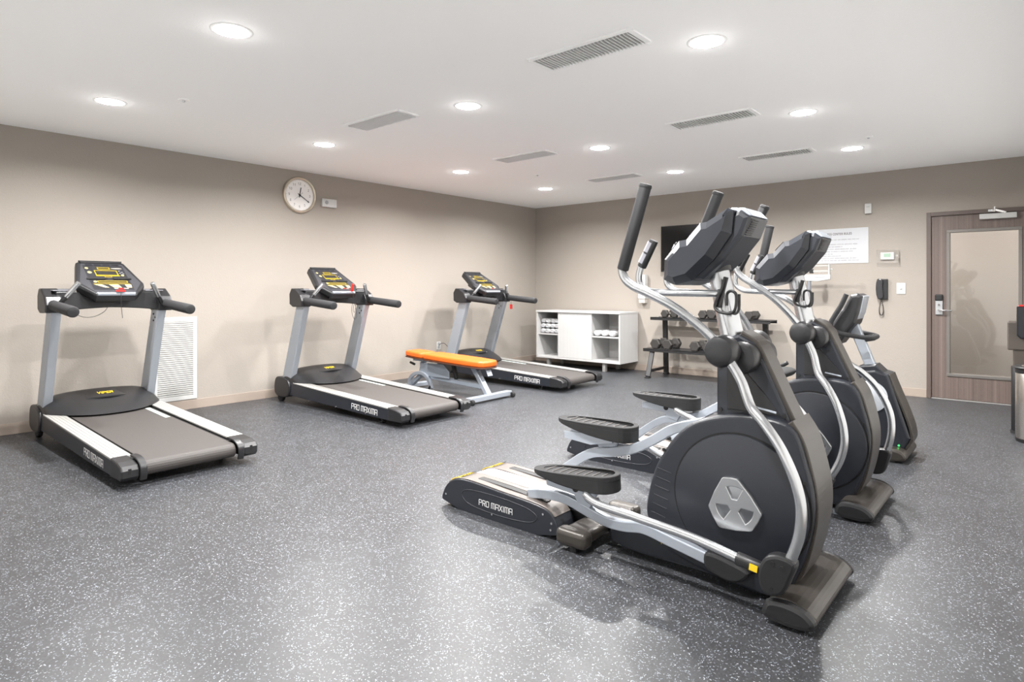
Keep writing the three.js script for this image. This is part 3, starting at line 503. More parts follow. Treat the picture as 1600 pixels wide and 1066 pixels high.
// ---------------------------------------------------------------- orange weight bench
{
  const t = thing('weight_bench', 'adjustable weight bench with orange padding and grey steel frame', 'bench', [0, 0, 0]);
  origin.set(t, [0, 0, 0]); t.position.set(1.5, 0, 3.53); t.rotation.y = 0.02;
  const pad = (x0, x1, w0, w1, th) => { const p = smooth([[x0, -w0], [x0 + 0.04, -w0 - 0.01], [x1 - 0.05, -w1], [x1, -w1 + 0.04], [x1, w1 - 0.04], [x1 - 0.05, w1], [x0 + 0.04, w0 + 0.01], [x0, w0]], 4); return [ext(p, 0.012, th, 0.026, 4).rotateX(-Math.PI / 2), ext(p.map(([a, b]) => [(a - (x0 + x1) / 2) * 1.004 + (x0 + x1) / 2, b * 1.01]), 0, 0.016, 0.004).rotateX(-Math.PI / 2)]; };
  const place = (g, y, tilt, px) => g.translate(-px, 0, 0).rotateZ(tilt).translate(px, y, 0);
  const [s1, s2] = pad(-0.36, 0.62, 0.14, 0.15, 0.085), [h1, h2] = pad(-0.72, -0.4, 0.115, 0.135, 0.085);
  const bp1 = obj('back_pad', place(s1, 0.395, -0.035, 0), M.orange, t); obj('pad_base', place(s2, 0.393, -0.035, 0), M.piping, bp1);
  const sp1 = obj('seat_pad', place(h1, 0.408, -0.05, -0.4), M.orange, t); obj('pad_base', place(h2, 0.406, -0.05, -0.4), M.piping, sp1);
  obj('main_beam', bar([-0.55, 0.2, 0], [0.5, 0.15, 0], 0.055, 0.06), M.steelBlue, t);
  obj('front_post', bar([0.36, 0.385, 0], [0.6, 0.05, 0], 0.06, 0.07), M.silverFlat, t);
  obj('post_sleeve', bar([0.352, 0.395, 0], [0.42, 0.3, 0], 0.067, 0.077), M.steelBlue, t);
  obj('front_foot', box(0.57, 0.65, 0.02, 0.075, -0.36, 0.36, 0.006), M.silverFlat, t);
  for (const z of [-0.35, 0.35]) obj('foot_roller', cylz(0.665, 0.03, z - 0.02, z + 0.02, 0.03), M.rubber, t);
  obj('rear_foot', [box(-0.78, -0.7, 0.02, 0.07, -0.28, 0.28, 0.006), bar([-0.74, 0.05, 0], [-0.52, 0.22, 0], 0.05, 0.06)], M.silverFlat, t);
  obj('adjust_arch', ribbon([[-0.72, 0.04], [-0.7, 0.14], [-0.6, 0.215], [-0.46, 0.225], [-0.36, 0.16], [-0.3, 0.05]], 0.045, 0.035, 0.07), M.silverFlat, t);
  obj('side_plate', ext([[-0.52, 0.2], [-0.52, 0.36], [-0.1, 0.365], [0.0, 0.28], [0.0, 0.2]], 0.035, 0.05, 0.003), M.steelBlue, t);
  obj('seat_bracket', [bar([-0.55, 0.2, 0], [-0.5, 0.39, 0], 0.06, 0.05), box(-0.66, -0.3, 0.375, 0.395, -0.04, 0.04)], M.steelBlue, t);
  obj('support_strut', bar([0.08, 0.2, 0], [0.02, 0.375, 0], 0.04, 0.05), M.black, t);
  obj('adjust_pin', [rod([-0.34, 0.1, 0.03], [-0.3, 0.06, 0.1], 0.012), rod([-0.62, 0.33, 0.05], [-0.7, 0.35, 0.05], 0.015)], M.black, t);
  obj('pull_plate', box(-0.05, 0.05, -0.004, 0.004, -0.04, 0.04, 0.003).rotateZ(-1.1).translate(0.6, 0.33, 0), M.silverFlat, t);
}

// ---------------------------------------------------------------- elliptical trainers (built in the coordinates of the nearest one)
const EX = 5.25, EZ = 6.01;
function makeElliptical(pos, label, sides) {              // sides: [{s, high, dx, phi}]
  const t = thing('elliptical_trainer', label, 'elliptical', pos, 'elliptical trainers facing the right wall'); origin.set(t, [EX, 0, EZ]);
  const z = EZ, both = (f) => { f(1); f(-1); }, ZZ = (s, a, b) => s > 0 ? [z + a, z + b] : [z - b, z - a];
  // rear rail unit
  const rp = smooth([[4.215, 0.03], [4.222, 0.075], [4.257, 0.13], [4.32, 0.168], [4.4, 0.182], [4.7, 0.17], [4.95, 0.155], [5.02, 0.138], [5.06, 0.1], [5.075, 0.03]], 4);
  both(s => {
    const rh = obj('rail_housing', ext(rp, ...ZZ(s, 0.06, 0.212), 0.006), M.shroud, t);
    obj('rail_top', ribbon([[4.262, 0.14], [4.32, 0.1715], [4.4, 0.1855], [4.7, 0.1735], [4.95, 0.1585], [5.015, 0.143], [5.05, 0.118]], 0.006, ...ZZ(s, 0.064, 0.205)), M.railCover, rh);
    obj('rail_slot', ribbon([[4.46, 0.188], [4.7, 0.1795], [4.96, 0.1635]], 0.005, ...ZZ(s, 0.115, 0.16)), M.black, rh);
    obj('step_sticker', [ribbon([[4.27, 0.15], [4.31, 0.172], [4.35, 0.183]], 0.003, ...ZZ(s, 0.075, 0.195))], M.yellow, rh);
    { const g = letters('STEP', 0.032, 0.001, 1.2); g.translate(-g.userData.w / 2, 0, 0).rotateX(-Math.PI / 2).rotateY(-Math.PI / 2).rotateZ(0.5).translate(4.338, 0.18, z + s * 0.135); obj('sticker_lettering', g, M.black, rh); }
    if (s > 0) { let lx = 0; for (const wd of ['PRO', 'MAXIMA']) { const g = letters(wd, 0.03), w = g.userData.w; g.translate(4.52 + lx, 0.066, z + 0.2125); lx += w + 0.012; obj('lettering', g, M.letter, rh); } }
    obj('side_groove', tube([[4.38, 0.1, 0], [4.42, 0.128, 0], [4.9, 0.118, 0], [4.94, 0.09, 0], [4.9, 0.058, 0], [4.42, 0.058, 0]].map(([a, b]) => [a, b, z + s * 0.2115]), 0.003, 60, 6, true), M.shroud, rh);
    for (const [x, y] of [[4.25, 0.07], [4.98, 0.12], [5.035, 0.085], [5.03, 0.05], [4.62, 0.035]]) obj('bolt', cylz(x, y, ...ZZ(s, 0.21, 0.216), 0.006, 10, 0), M.chrome, rh);
  });
  obj('rail_centre', ribbon([[4.3, 0.14], [4.36, 0.172], [4.5, 0.176], [5.12, 0.15]], 0.02, z - 0.058, z + 0.058), M.white, t);
  obj('rear_foot', [rod([4.27, 0, z - 0.15], [4.27, 0.03, z - 0.15], 0.022), rod([4.27, 0, z + 0.15], [4.27, 0.03, z + 0.15], 0.022)], M.black, t);
  obj('lower_beam', box(4.9, 6.1, 0.05, 0.12, z - 0.045, z + 0.045, 0.01), M.plastic, t);
  const mf = obj('middle_stabiliser', [box(5.12, 5.27, 0.035, 0.1, z - 0.24, z + 0.24, 0.025)], M.taupe, t);
  both(s => { obj('stabiliser_cap', [box(5.105, 5.285, 0.024, 0.108, ...ZZ(s, 0.2, 0.285), 0.028)], M.taupe, mf); obj('foot_pad', cylzY(5.2, z + s * 0.25, 0, 0.028, 0.022), M.black, mf); });
  obj('lower_cover', ext(smooth([[5.33, 0.05], [5.33, 0.11], [5.45, 0.13], [5.6, 0.2], [6.0, 0.2], [6.14, 0.1], [6.1, 0.03], [5.8, 0.03]], 4), z - 0.12, z + 0.12, 0.012), M.shroud, t);
  { const g = letters('VIPER', 0.014, 0.001, 1.1); g.rotateZ(0.03).translate(5.6, 0.105, z + 0.1206); obj('cover_lettering', g, M.yellow, t); }
  // main shroud
  const sh = smooth([[5.535, 0.22], [5.54, 0.33], [5.602, 0.51], [5.733, 0.675], [5.885, 0.742], [6.05, 0.76], [6.185, 0.73], [6.245, 0.58], [6.27, 0.46], [6.264, 0.34], [6.21, 0.15], [6.14, 0.035], [5.9, 0.03], [5.62, 0.1]], 5);
  const sd = obj('shroud', ext(sh, z - 0.135, z + 0.135, 0.018, 4), M.shroud, t);
  obj('tower', ext([[5.85, 0.68], [5.85, 0.99], [5.88, 1.075], [5.95, 1.095], [6.015, 1.06], [6.07, 0.955], [6.13, 0.82], [6.19, 0.68]], z - 0.075, z + 0.08, 0.012), M.shroud, t);
  obj('tower_panel', [ext([[5.9, 0.765], [5.9, 0.97], [5.97, 0.95], [6.07, 0.84], [6.125, 0.765]], z - 0.078, z + 0.084, 0.003)], M.plastic, t);
  obj('tower_rib', [bar([6.02, 0.79, z + 0.085], [6.11, 0.775, z + 0.085], 0.008, 0.006)], M.silverFlat, t);
  obj('tower_cover', ribbon([[5.95, 1.095], [6.012, 1.055], [6.065, 0.955], [6.125, 0.825], [6.175, 0.72], [6.195, 0.665]], 0.035, z - 0.062, z + 0.066), M.taupe, t);
  obj('front_cover', ribbon([[6.165, 0.745], [6.205, 0.68], [6.235, 0.58], [6.258, 0.46], [6.253, 0.34], [6.205, 0.15], [6.15, 0.06]], 0.04, z - 0.115, z + 0.115), M.taupe, t);
  for (const [x, y] of [[5.87, 0.95], [5.87, 0.76], [6.02, 0.98], [6.14, 0.765]]) obj('bolt', cylz(x, y, z + 0.079, z + 0.086, 0.009, 12, 0), M.black, t);
  for (const [x, y] of [[6.235, 0.52], [6.24, 0.3], [6.13, 0.07], [5.9, 0.075], [5.75, 0.09], [5.625, 0.55]]) obj('bolt', cylz(x, y, z + 0.133, z + 0.139, 0.008, 12, 0), M.black, t);
  for (let i = 0; i < 6; i++) obj('vent_rib', bar([5.562 + i * 0.006, 0.25 + i * 0.042, z + 0.134], [5.632 + i * 0.006, 0.236 + i * 0.042, z + 0.134], 0.006, 0.006), M.shroud, t);
  both(s => {
    obj('disc_gap', cylz(5.97, 0.386, ...ZZ(s, 0.125, 0.1365), 0.294, 72, 0), M.dark, t);
    const dc = obj('crank_disc', cylz(5.97, 0.386, ...ZZ(s, 0.125, 0.146), 0.286, 72, 0.006), M.shroud, t);
    const hs = shapeOf(smooth([[-0.118, -0.03], [-0.06, 0.098], [-0.05, 0.105], [0.005, 0.107], [0.015, 0.102], [0.108, -0.015], [0.107, -0.03], [0.075, -0.092], [0.06, -0.102], [-0.06, -0.116], [-0.075, -0.11], [-0.116, -0.04]], 2));
    for (const a of [1.57, 3.67, 5.76]) { const h = new THREE.Path(), r0 = 0.03, r1 = 0.08; const n = 8; for (let i = 0; i <= n; i++) { const q = a - 0.42 + 0.84 * i / n; h[i ? 'lineTo' : 'moveTo'](-0.004 + r1 * Math.cos(q), -0.008 + r1 * Math.sin(q)); } h.lineTo(-0.004 + r0 * Math.cos(a + 0.35), -0.008 + r0 * Math.sin(a + 0.35)); h.lineTo(-0.004 + r0 * Math.cos(a - 0.35), -0.008 + r0 * Math.sin(a - 0.35)); h.closePath(); hs.holes.push(h); }
    const g = ext(hs, 0, 0.02, 0.004).translate(5.967, 0.383, 0); const gm = s > 0 ? g.translate(0, 0, z + 0.146) : mirrorZ(g.translate(0, 0, z + 0.146), z);
    obj('hub_plate', gm, M.silver, dc); obj('hub_inner', cylz(5.963, 0.375, ...ZZ(s, 0.143, 0.154), 0.088, 36, 0.004), std(0x84878b, 0.25, 0.9), dc);
  });
  // front stabiliser
  const fs = obj('front_stabiliser', ext(smooth([[6.13, 0.03], [6.14, 0.085], [6.2, 0.1], [6.28, 0.085], [6.315, 0.05], [6.3, 0.022]], 4), z - 0.3, z + 0.29, 0.02), M.taupe, t);
  both(s => { obj('end_cap', ext(smooth([[6.125, 0.028], [6.137, 0.088], [6.2, 0.104], [6.283, 0.088], [6.32, 0.05], [6.303, 0.02]], 4), ...ZZ(s, 0.27, 0.315), 0.02), M.plastic, fs); obj('foot_pad', cylzY(6.22, z + s * 0.26, 0, 0.025, 0.022), M.black, fs); });
  // mast, console, fixed handlebar, bottle cage
  obj('mast', (() => { const g = flat(new THREE.CylinderGeometry(0.046, 0.052, 0.5, 28)).scale(1, 1, 1.15).rotateZ(0.215).translate(5.862, 1.22, z); return g; })(), M.silver, t);
  const con = obj('console', [ext([[5.625, 1.335], [5.628, 1.43], [5.70, 1.51], [5.735, 1.515], [5.80, 1.585], [5.83, 1.588], [5.925, 1.642], [5.95, 1.63], [5.94, 1.53], [5.86, 1.42], [5.76, 1.33], [5.68, 1.31]], z - 0.17, z + 0.17, 0.034, 1), ext([[5.7, 1.33], [5.8, 1.335], [5.9, 1.42], [5.98, 1.52], [6.012, 1.6], [5.97, 1.632], [5.88, 1.6], [5.75, 1.45]], z - 0.125, z + 0.125, 0.02)], M.shroud, t);
  for (let i = 0; i < 8; i++) obj('vent_slot', [bar([5.972 + i * 0.0045 - 0.012, 1.53 + i * 0.0085, z + 0.03], [5.972 + i * 0.0045 - 0.012, 1.53 + i * 0.0085, z + 0.1], 0.004, 0.006).translate(0.0255, -0.004, 0)], M.black, con);
  obj('console_top', ext([[5.83, 1.59], [5.925, 1.645], [5.985, 1.64], [6.017, 1.605], [5.98, 1.6], [5.92, 1.625]], z - 0.1, z + 0.1, 0.006), M.silverFlat, con);
  { const gp = (a, b) => { const d = [b[0] - a[0], b[1] - a[1]], L = Math.hypot(...d), m = new THREE.Matrix4().makeBasis(new THREE.Vector3(0, 0, 1), new THREE.Vector3(d[0] / L, d[1] / L, 0), new THREE.Vector3(-d[1] / L, d[0] / L, 0)).setPosition((a[0] + b[0]) / 2, (a[1] + b[1]) / 2, z); return box(-0.13, 0.13, -L / 2, L / 2, 0, 0.003).applyMatrix4(m); }; obj('display_panel', gp([5.645, 1.452], [5.695, 1.508]), M.blackGloss, con); obj('console_display', gp([5.745, 1.53], [5.795, 1.583]), M.blackGloss, con); }
  obj('mast_collar', rod([5.825, 1.36, z], [5.8, 1.43, z], 0.062, 0.075), M.plastic, t);
  both(s => {
    const q = p => p.map(([a, b, c]) => [a, b, z + s * c]);
    const fh = obj('fixed_handlebar', tube(q([[5.862, 1.272, 0.03], [5.84, 1.272, 0.08], [5.76, 1.273, 0.115], [5.62, 1.276, 0.137], [5.545, 1.285, 0.142], [5.505, 1.316, 0.142], [5.498, 1.355, 0.141], [5.514, 1.41, 0.14], [5.545, 1.465, 0.138]]), 0.0155, 70), M.silver, t);
    obj('pulse_grip', rod([5.511, 1.394, z + s * 0.14], [5.574, 1.52, z + s * 0.134], 0.0215, 0.0215, 20, 0.006), M.foam, fh);
    obj('sensor_plate', [rod([5.518, 1.412, z + s * 0.1395], [5.54, 1.455, z + s * 0.1375], 0.0222), rod([5.544, 1.463, z + s * 0.137], [5.566, 1.507, z + s * 0.135], 0.0222)].map(g => g.translate(-0.0015, 0.001, 0)), std(0x9c9ca4, 0.35, 0.6), fh);
    obj('clamp', cylz(5.858, 1.27, ...ZZ(s, 0.05, 0.066), 0.022), M.black, t);
  });
  obj('bottle_cage', [tube([[5.885, 1.345, z + 0.07], [5.875, 1.3, z + 0.075], [5.845, 1.215, z + 0.085], [5.86, 1.195, z + 0.09], [5.92, 1.186, z + 0.095], [5.94, 1.2, z + 0.1], [5.945, 1.27, z + 0.1], [5.93, 1.283, z + 0.1], [5.905, 1.275, z + 0.09], [5.9, 1.22, z + 0.085]], 0.0065, 80, 8), tube([[5.945, 1.27, z + 0.06], [5.94, 1.2, z + 0.055], [5.93, 1.185, z + 0.06], [5.915, 1.19, z + 0.09]], 0.0065, 30, 8), bar([5.89, 1.345, z + 0.066], [5.855, 1.21, z + 0.07], 0.02, 0.008)], M.black, t);
  // swinging handle, link, pedal on each side
  for (const { s, high, dx, phi } of sides) {
    const px = 5.93, py = 1.03, rot = g => g.translate(-px, -py, 0).rotateZ(phi).translate(px, py, 0), q = p => p.map(([a, b, c]) => [a, b, z + s * c]);
    const hh = obj('swing_handle', rot(tube(q([[5.93, 1.045, 0.21], [5.9, 1.072, 0.215], [5.84, 1.135, 0.24], [5.735, 1.22, 0.28], [5.63, 1.275, 0.302], [5.56, 1.307, 0.31], [5.522, 1.34, 0.312], [5.507, 1.38, 0.311], [5.52, 1.43, 0.309]]), 0.0195, 80, 14)), M.silver, t);
    obj('handle_grip', rot(rod([5.509, 1.378, z + s * 0.31], [5.621, 1.745, z + s * 0.305], 0.0265, 0.0275, 22, 0.006)), M.foam, hh);
    obj('grip_end', rot(rod([5.6175, 1.735, z + s * 0.3052], [5.624, 1.757, z + s * 0.3048], 0.0295, 0.0285, 22, 0.008)), M.foam, hh);
    obj('pivot_cap', [cylz(px - 0.005, py, ...ZZ(s, 0.14, 0.255), 0.068, 36, 0.03), rod([px, py, z + s * 0.21], [px + 0.03, py - 0.05, z + s * 0.212], 0.03, 0.024)], M.plastic, t);
    obj('pivot_housing', [cylz(5.975, 0.998, ...ZZ(s, 0.05, 0.15), 0.07, 36, 0.02)], M.plastic, t);
    const lk = obj('link_tube', rot(tube(q([[5.95, 1.005, 0.21], [5.985, 0.955, 0.21], [6.015, 0.905, 0.214], [6.037, 0.855, 0.224], [6.062, 0.81, 0.238], [6.115, 0.765, 0.262], [6.18, 0.69, 0.282], [6.22, 0.62, 0.29], [6.248, 0.55, 0.292], [6.264, 0.47, 0.292], [6.258, 0.37, 0.292], [6.232, 0.28, 0.292], [6.212, 0.235, 0.292]]), 0.0205, 90, 14)), M.silver, t);
    const jm = rot(ext(smooth([[6.115, 0.2], [6.14, 0.258], [6.19, 0.278], [6.25, 0.262], [6.235, 0.2], [6.2, 0.13], [6.14, 0.12], [6.118, 0.15]], 4), ...ZZ(s, 0.262, 0.325), 0.012));
    const jt = obj('link_joint', jm, M.plastic, lk);
    obj('bolt', [rot(cylz(6.17, 0.245, ...ZZ(s, 0.322, 0.328), 0.008, 12, 0)), rot(cylz(6.205, 0.235, ...ZZ(s, 0.322, 0.328), 0.01, 12, 0)), rot(cylz(6.165, 0.145, ...ZZ(s, 0.322, 0.328), 0.008, 12, 0))], M.black, lk);
    // lower joint position after the swing
    const jv = new THREE.Vector2(6.13 - px, 0.2 - py).rotateAround(new THREE.Vector2(), phi), J = [jv.x + px, jv.y + py];
    const dy = high ? 0.185 : 0, B = (x, y) => [x + dx, y + dy];
    // pedal arm
    const arm = high ? [[4.8, 0.205], [4.9, 0.285], [5.04, 0.375], [5.2, 0.412], [5.314, 0.448], [5.426, 0.512], [5.533, 0.582], [5.7, 0.64]].map(([a, b]) => [a + dx + 0.085, b]) : [[4.84, 0.185], [4.93, 0.203], [5.02, 0.211], [5.11, 0.205], [5.21, 0.18], [5.335, 0.153], [5.43, 0.155], [5.53, 0.17], [5.67, 0.147], [5.87, 0.112]].map(([a, b]) => [a + dx, b]);
    const pa = obj('pedal_arm', ribbon(arm, 0.05, ...ZZ(s, 0.13, 0.17)), M.silverFlat, t);
    if (!high) { const e = arm[arm.length - 1]; obj('arm_end', [ext(smooth([[e[0] - 0.03, e[1] + 0.035], [e[0] + 0.07, e[1] + 0.03], [e[0] + 0.16, e[1] - 0.0], [e[0] + 0.12, e[1] - 0.05], [e[0] + 0.06, e[1] - 0.06], [e[0] - 0.03, e[1] - 0.025]], 4), ...ZZ(s, 0.125, 0.185), 0.012)], M.plastic, pa); }
    obj('roller', cylz(arm[0][0], 0.178, ...ZZ(s, 0.125, 0.155), 0.018), M.black, pa);
    // bracket and pedal
    const br = obj('pedal_bracket', ext([B(4.972, 0.3), B(4.976, 0.262), B(5.15, 0.25), B(5.17, 0.215), B(5.24, 0.2), B(5.29, 0.28), B(5.29, 0.325)], ...ZZ(s, 0.165, 0.178), 0.003), M.silverFlat, t);
    obj('bracket_inner', ext([B(4.972, 0.3), B(4.976, 0.262), B(5.15, 0.25), B(5.29, 0.28), B(5.29, 0.325)], ...ZZ(s, 0.1, 0.112), 0.003), M.silverFlat, br);
    obj('pivot_bolt', [cylz(...B(5.16, 0.283), ...ZZ(s, 0.176, 0.184), 0.018, 20, 0.003)], M.black, br);
    const pout = smooth([[4.9, 0.0], [4.93, 0.055], [5.05, 0.085], [5.25, 0.088], [5.36, 0.075], [5.395, 0.03], [5.395, -0.03], [5.36, -0.075], [5.25, -0.088], [5.05, -0.085], [4.93, -0.055]], 4).map(([a, b]) => [a + dx, b]);
    const pl = (g, k) => g.rotateX(-Math.PI / 2).translate(-(5.15 + dx), 0, 0).rotateZ(high ? -0.02 : 0.06).translate(5.15 + dx, 0.318 + dy + k, z + s * 0.165);
    const pg = ext(pout, 0, 0.03, 0.006), pq = pg.attributes.position; for (let i = 0; i < pq.count; i++) { const k = Math.min(1, Math.max(0, (pq.getX(i) - dx - 4.92) / 0.36)); if (pq.getZ(i) < 0.015) pq.setZ(i, pq.getZ(i) - 0.034 * Math.sin(k * Math.PI / 2) + 0.012 * (1 - k)); } pg.computeVertexNormals();
    const pd = obj('pedal', [pl(pg, 0.012)], M.rubber, t);
    const rimS = shapeOf(pout); rimS.holes.push(new THREE.Path(smooth([[4.95, 0.0], [5.0, 0.055], [5.1, 0.07], [5.25, 0.072], [5.34, 0.062], [5.375, 0.025], [5.375, -0.025], [5.34, -0.062], [5.25, -0.072], [5.1, -0.07], [5.0, -0.055]], 4).map(([a, b]) => new THREE.Vector2(a + dx, b))));
    const rg = ext(rimS, 0, 0.027, 0.005), rp2 = rg.attributes.position; for (let i = 0; i < rp2.count; i++) { const k = Math.min(1, Math.max(0, (rp2.getX(i) - dx - 4.93) / 0.4)); if (rp2.getZ(i) > 0.02) rp2.setZ(i, 0.008 + (rp2.getZ(i) - 0.008) * (0.1 + 0.9 * k)); } rg.computeVertexNormals();
    obj('pedal_rim', pl(rg, 0.034), M.rubber, pd);
    for (let i = 0; i < 8; i++) obj('tread_line', pl(box(4.99 + dx + i * 0.045, 4.998 + dx + i * 0.045, -0.055, 0.055, 0, 0.003), 0.042), M.belt, pd);
    // connecting rod from bracket to the link joint
    const R0 = B(5.25, 0.296);
    const cr = obj('connecting_rod', tube([[R0[0], R0[1], z + s * 0.19], [R0[0] + 0.02, R0[1] - 0.005, z + s * 0.245], [R0[0] + 0.08, R0[1] - 0.02, z + s * 0.268], [R0[0] + 0.3, R0[1] - 0.035 - dy * 0.35, z + s * 0.275], [(R0[0] + J[0]) / 2 + 0.15, 0.24 + dy * 0.45, z + s * 0.28], [J[0] - 0.06, J[1] + 0.005, z + s * 0.29]], 0.0195, 70, 14), M.silver, t);
    obj('rod_collar', [rod([J[0] - 0.11, J[1] + 0.012 + dy * 0.07, z + s * 0.288], [J[0] + 0.02, J[1] - 0.004, z + s * 0.29], 0.027, 0.024, 20, 0.004)], M.plastic, cr);
    if (s > 0) obj('warning_sticker', [box(-0.016, 0.016, -0.013, 0.013, 0, 0.002).rotateZ(-0.12).translate(J[0] - 0.035, J[1] + 0.003, z + s * 0.29 + 0.0255)], M.yellow, cr);
  }
  return t;
}
makeElliptical([EX, 0, EZ], 'black and silver elliptical trainer at the end of the row farthest from the door', [{ s: 1, high: false, dx: 0, phi: 0 }, { s: -1, high: true, dx: -0.085, phi: -0.11 }]);
makeElliptical([EX - 0.06, 0, EZ - 1.37], 'black and silver elliptical trainer between the other elliptical and the exercise bike', [{ s: 1, high: true, dx: -0.13, phi: -0.16 }, { s: -1, high: false, dx: 0.06, phi: 0.07 }]);

// ---------------------------------------------------------------- recumbent bike
{
  const z = 3.2, t = thing('exercise_bike', 'recumbent exercise bike with pale round crank disc, near the door', 'exercise bike', [5.6, 0, z]);
  const fs = obj('front_stabiliser', ext(smooth([[6.02, 0.02], [6.03, 0.08], [6.1, 0.1], [6.17, 0.085], [6.195, 0.045], [6.18, 0.02]], 4), z - 0.26, z + 0.25, 0.018), M.taupe, t);
  obj('foot_pad', [cylzY(6.1, z - 0.22, 0, 0.02, 0.02), cylzY(6.1, z + 0.22, 0, 0.02, 0.02)], M.black, fs);
  const sh = obj('shroud', ext([[5.8, 0.1], [5.815, 0.64], [5.97, 0.665], [6.06, 0.64], [6.205, 0.17], [6.165, 0.085], [6.0, 0.07]], z - 0.12, z + 0.13, 0.02, 3), M.shroud, t);
  obj('shroud_top', ext([[5.8, 0.63], [5.86, 0.69], [5.97, 0.705], [6.03, 0.645]], z - 0.09, z + 0.1, 0.014), M.shroud, sh);
  obj('front_cover', ribbon([[6.06, 0.635], [6.21, 0.17], [6.17, 0.085]], 0.02, z - 0.11, z + 0.115), M.taupe, sh);
  obj('status_light', cylz(6.13, 0.11, z + 0.128, z + 0.134, 0.006, 10, 0), M.led, sh);
  const cd = obj('crank_disc', cylz(5.94, 0.46, z + 0.13, z + 0.142, 0.12, 48), std(0xc4c9d0, 0.4, 0.3), t); obj('crank_axle', cylz(5.93, 0.46, z + 0.14, z + 0.17, 0.022), M.chrome, cd);
  obj('crank_arm', bar([5.93, 0.46, z + 0.175], [5.8, 0.37, z + 0.175], 0.03, 0.016), M.silverFlat, cd); obj('pedal', box(5.75, 5.85, 0.355, 0.385, z + 0.185, z + 0.28, 0.008), M.rubber, cd);
  obj('mast', bar([5.93, 0.66, z], [5.8, 1.0, z], 0.075, 0.06), M.silverFlat, t);
  const con = obj('console', [ext([[5.63, 0.86], [5.615, 0.93], [5.73, 1.12], [5.745, 1.135], [5.8, 1.245], [5.85, 1.255], [5.885, 1.235], [5.86, 1.1], [5.835, 1.02], [5.72, 0.85], [5.68, 0.835]], z - 0.135, z + 0.135, 0.025, 3)], M.plastic, t);
  obj('console_back', ext([[5.84, 1.04], [5.865, 1.1], [5.892, 1.235], [5.87, 1.24], [5.83, 1.06]], z - 0.1, z + 0.1, 0.004), M.silverFlat, con);
  obj('console_display', bar([5.66, 1.0, z], [5.72, 1.1, z], 0.004, 0.18).translate(-0.004, 0.003, 0), M.blackGloss, con);
  const hb = [[5.793, 1.25, 0.215], [5.755, 1.16, 0.218], [5.71, 1.08, 0.22], [5.682, 1.02, 0.22], [5.688, 0.975, 0.218], [5.74, 0.946, 0.215], [5.85, 0.925, 0.2], [5.93, 0.912, 0.15], [5.95, 0.91, 0.06]];
  obj('handlebar', tube([...hb.map(([a, b, c]) => [a, b, z + c]), ...hb.slice().reverse().map(([a, b, c]) => [a, b, z - c])], 0.0185, 140, 12), M.foam, t);
  obj('bar_clamp', bar([5.86, 0.89, z], [5.95, 0.91, z], 0.05, 0.05), M.plastic, t);
  obj('frame_rail', box(4.45, 5.95, 0.08, 0.15, z - 0.05, z + 0.05, 0.01), M.plastic, t); obj('rear_stabiliser', box(4.4, 4.48, 0.0, 0.08, z - 0.28, z + 0.28, 0.02), M.taupe, t);
  obj('seat_post', bar([5.1, 0.14, z], [5.0, 0.5, z], 0.08, 0.08), M.plastic, t);
  const st = obj('seat', ext(smooth([[4.86, 0.51], [4.9, 0.57], [5.1, 0.585], [5.27, 0.6], [5.315, 0.575], [5.28, 0.53], [5.1, 0.5], [4.92, 0.49]], 4), z - 0.2, z + 0.2, 0.03, 3), M.rubber, t);
  obj('backrest', ext(smooth([[4.92, 0.62], [4.99, 0.7], [4.93, 0.85], [4.85, 1.02], [4.81, 1.06], [4.77, 1.04], [4.82, 0.86], [4.88, 0.7]], 4), z - 0.19, z + 0.19, 0.025, 3), M.foam, t);
  for (const s of [1, -1]) { const sb = obj('seat_handle', tube([[4.95, 0.5, z + s * 0.2], [5.0, 0.5, z + s * 0.25], [5.1, 0.55, z + s * 0.26], [5.2, 0.62, z + s * 0.26]], 0.014), M.chrome, t); obj('grip', rod([5.12, 0.565, z + s * 0.26], [5.215, 0.63, z + s * 0.26], 0.018, 0.018, 18, 0.004), M.plastic, sb); }
}

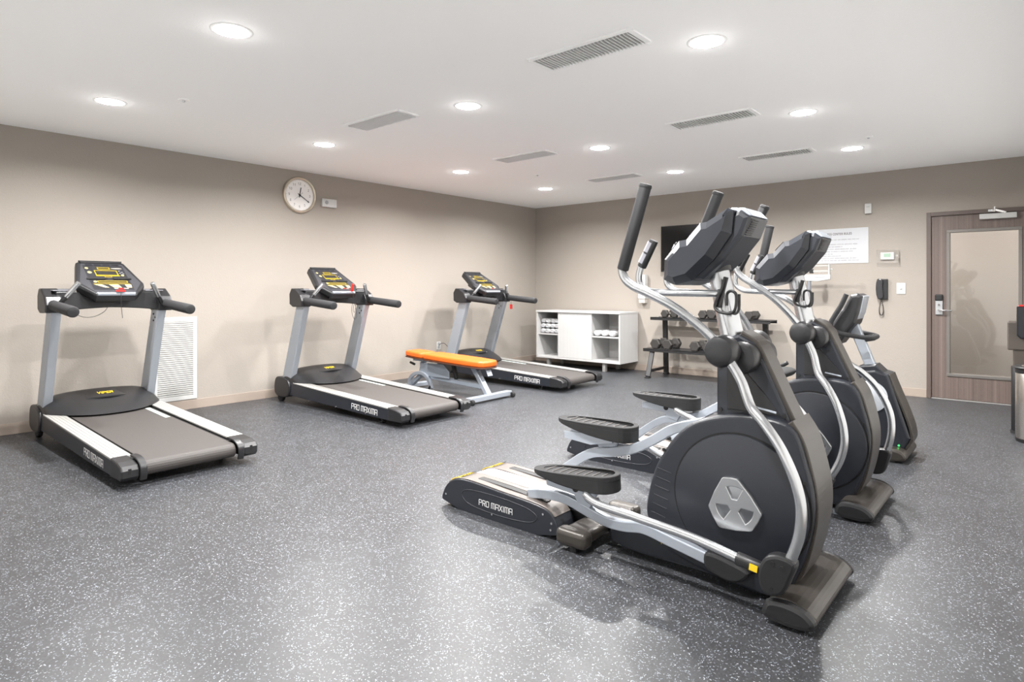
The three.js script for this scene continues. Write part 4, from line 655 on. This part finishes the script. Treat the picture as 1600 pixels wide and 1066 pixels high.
// ---------------------------------------------------------------- beam scale
{
  const x = 4.69, z = 0.3, t = thing('beam_scale', 'upright physician beam scale standing against the back wall below the sign', 'scale', [x, 0, z]);
  obj('platform', box(x - 0.14, x + 0.14, 0.03, 0.09, z - 0.05, z + 0.4, 0.01), M.whitePlastic, t); obj('platform_mat', box(x - 0.125, x + 0.125, 0.09, 0.096, z, z + 0.38, 0.002), M.rubber, t);
  obj('foot', [[-0.11, -0.02], [0.11, -0.02], [-0.11, 0.36], [0.11, 0.36]].map(([a, b]) => cylzY(x + a, z + b, 0, 0.032, 0.016)), M.black, t);
  obj('column', [rod([x, 0.08, z], [x, 1.4, z], 0.024), rod([x, 0.08, z], [x, 0.2, z], 0.04)], std(0x8d9096, 0.35, 0.6), t);
  const hd = obj('head', ext([[x - 0.12, 1.4], [x - 0.12, 1.47], [x + 0.25, 1.47], [x + 0.25, 1.41], [x + 0.1, 1.385]], z - 0.05, z + 0.03, 0.006), M.whitePlastic, t);
  obj('name_strip', box(x + 0.07, x + 0.2, 1.432, 1.445, z + 0.029, z + 0.032), M.greyPlastic, hd);
  obj('beam', [box(x - 0.12, x + 0.23, 1.5, 1.525, z - 0.012, z + 0.012, 0.003)], M.alu, t); obj('upper_beam', [box(x - 0.12, x + 0.23, 1.57, 1.59, z - 0.012, z + 0.012, 0.003)], M.alu, t);
  obj('poise_weight', box(x + 0.005, x + 0.05, 1.487, 1.54, z - 0.022, z + 0.022, 0.006), M.black, t); obj('beam_end', [box(x + 0.225, x + 0.245, 1.47, 1.6, z - 0.02, z + 0.02, 0.003), rod([x + 0.24, 1.535, z], [x + 0.27, 1.535, z], 0.008)], M.metalGrey, t);
}

// ---------------------------------------------------------------- by the door: water cooler and bins
{
  const t = thing('water_cooler', 'taupe free standing water cooler with dark dispensing head, near the door', 'water cooler', [6.9, 0, 1.25]);
  obj('lower_body', box(6.745, 7.06, 0.02, 0.76, 1.08, 1.4, 0.012), std(0x4b443e, 0.45), t); obj('upper_body', box(6.705, 7.1, 0.725, 0.985, 1.06, 1.42, 0.012), std(0x4b443e, 0.45), t);
  obj('dispensing_head', ext([[6.775, 0.87], [6.775, 1.13], [7.08, 1.13], [7.08, 0.84], [6.8, 0.84]], 1.42, 1.56, 0.012), std(0x14161c, 0.3), t); obj('hot_button', box(6.79, 6.83, 1.13, 1.145, 1.46, 1.53, 0.004), M.red, t); obj('rubber_base', box(6.76, 7.05, 0, 0.025, 1.1, 1.38), M.black, t);
}
{ const t = thing('slim_bin', 'slim black waste bin tucked behind the stainless bin', 'bin', [6.78, 0, 1.62]); obj('body', rod([6.79, 0.02, 1.62], [6.79, 0.6, 1.62], 0.052, 0.052, 32, 0.006), M.black, t); obj('base', rod([6.79, 0, 1.62], [6.79, 0.024, 1.62], 0.058), M.rubber, t); }
{
  const x = 6.925, z = 1.95, t = thing('waste_bin', 'round brushed stainless steel waste bin with black lid', 'bin', [x, 0, z]);
  obj('body', rod([x, 0.025, z], [x, 0.58, z], 0.15, 0.15, 48, 0.004), M.stainless, t); obj('base_ring', rod([x, 0, z], [x, 0.03, z], 0.146, 0.152, 48), M.black, t);
  obj('lid', [rod([x, 0.58, z], [x, 0.625, z], 0.153, 0.15, 48, 0.006), rod([x, 0.62, z], [x, 0.64, z], 0.17, 0.16, 48, 0.006)], M.black, t); obj('lid_flap', rod([x, 0.64, z], [x, 0.646, z], 0.11, 0.1, 40), M.stainless, t);
}
renderer.render(scene, camera);
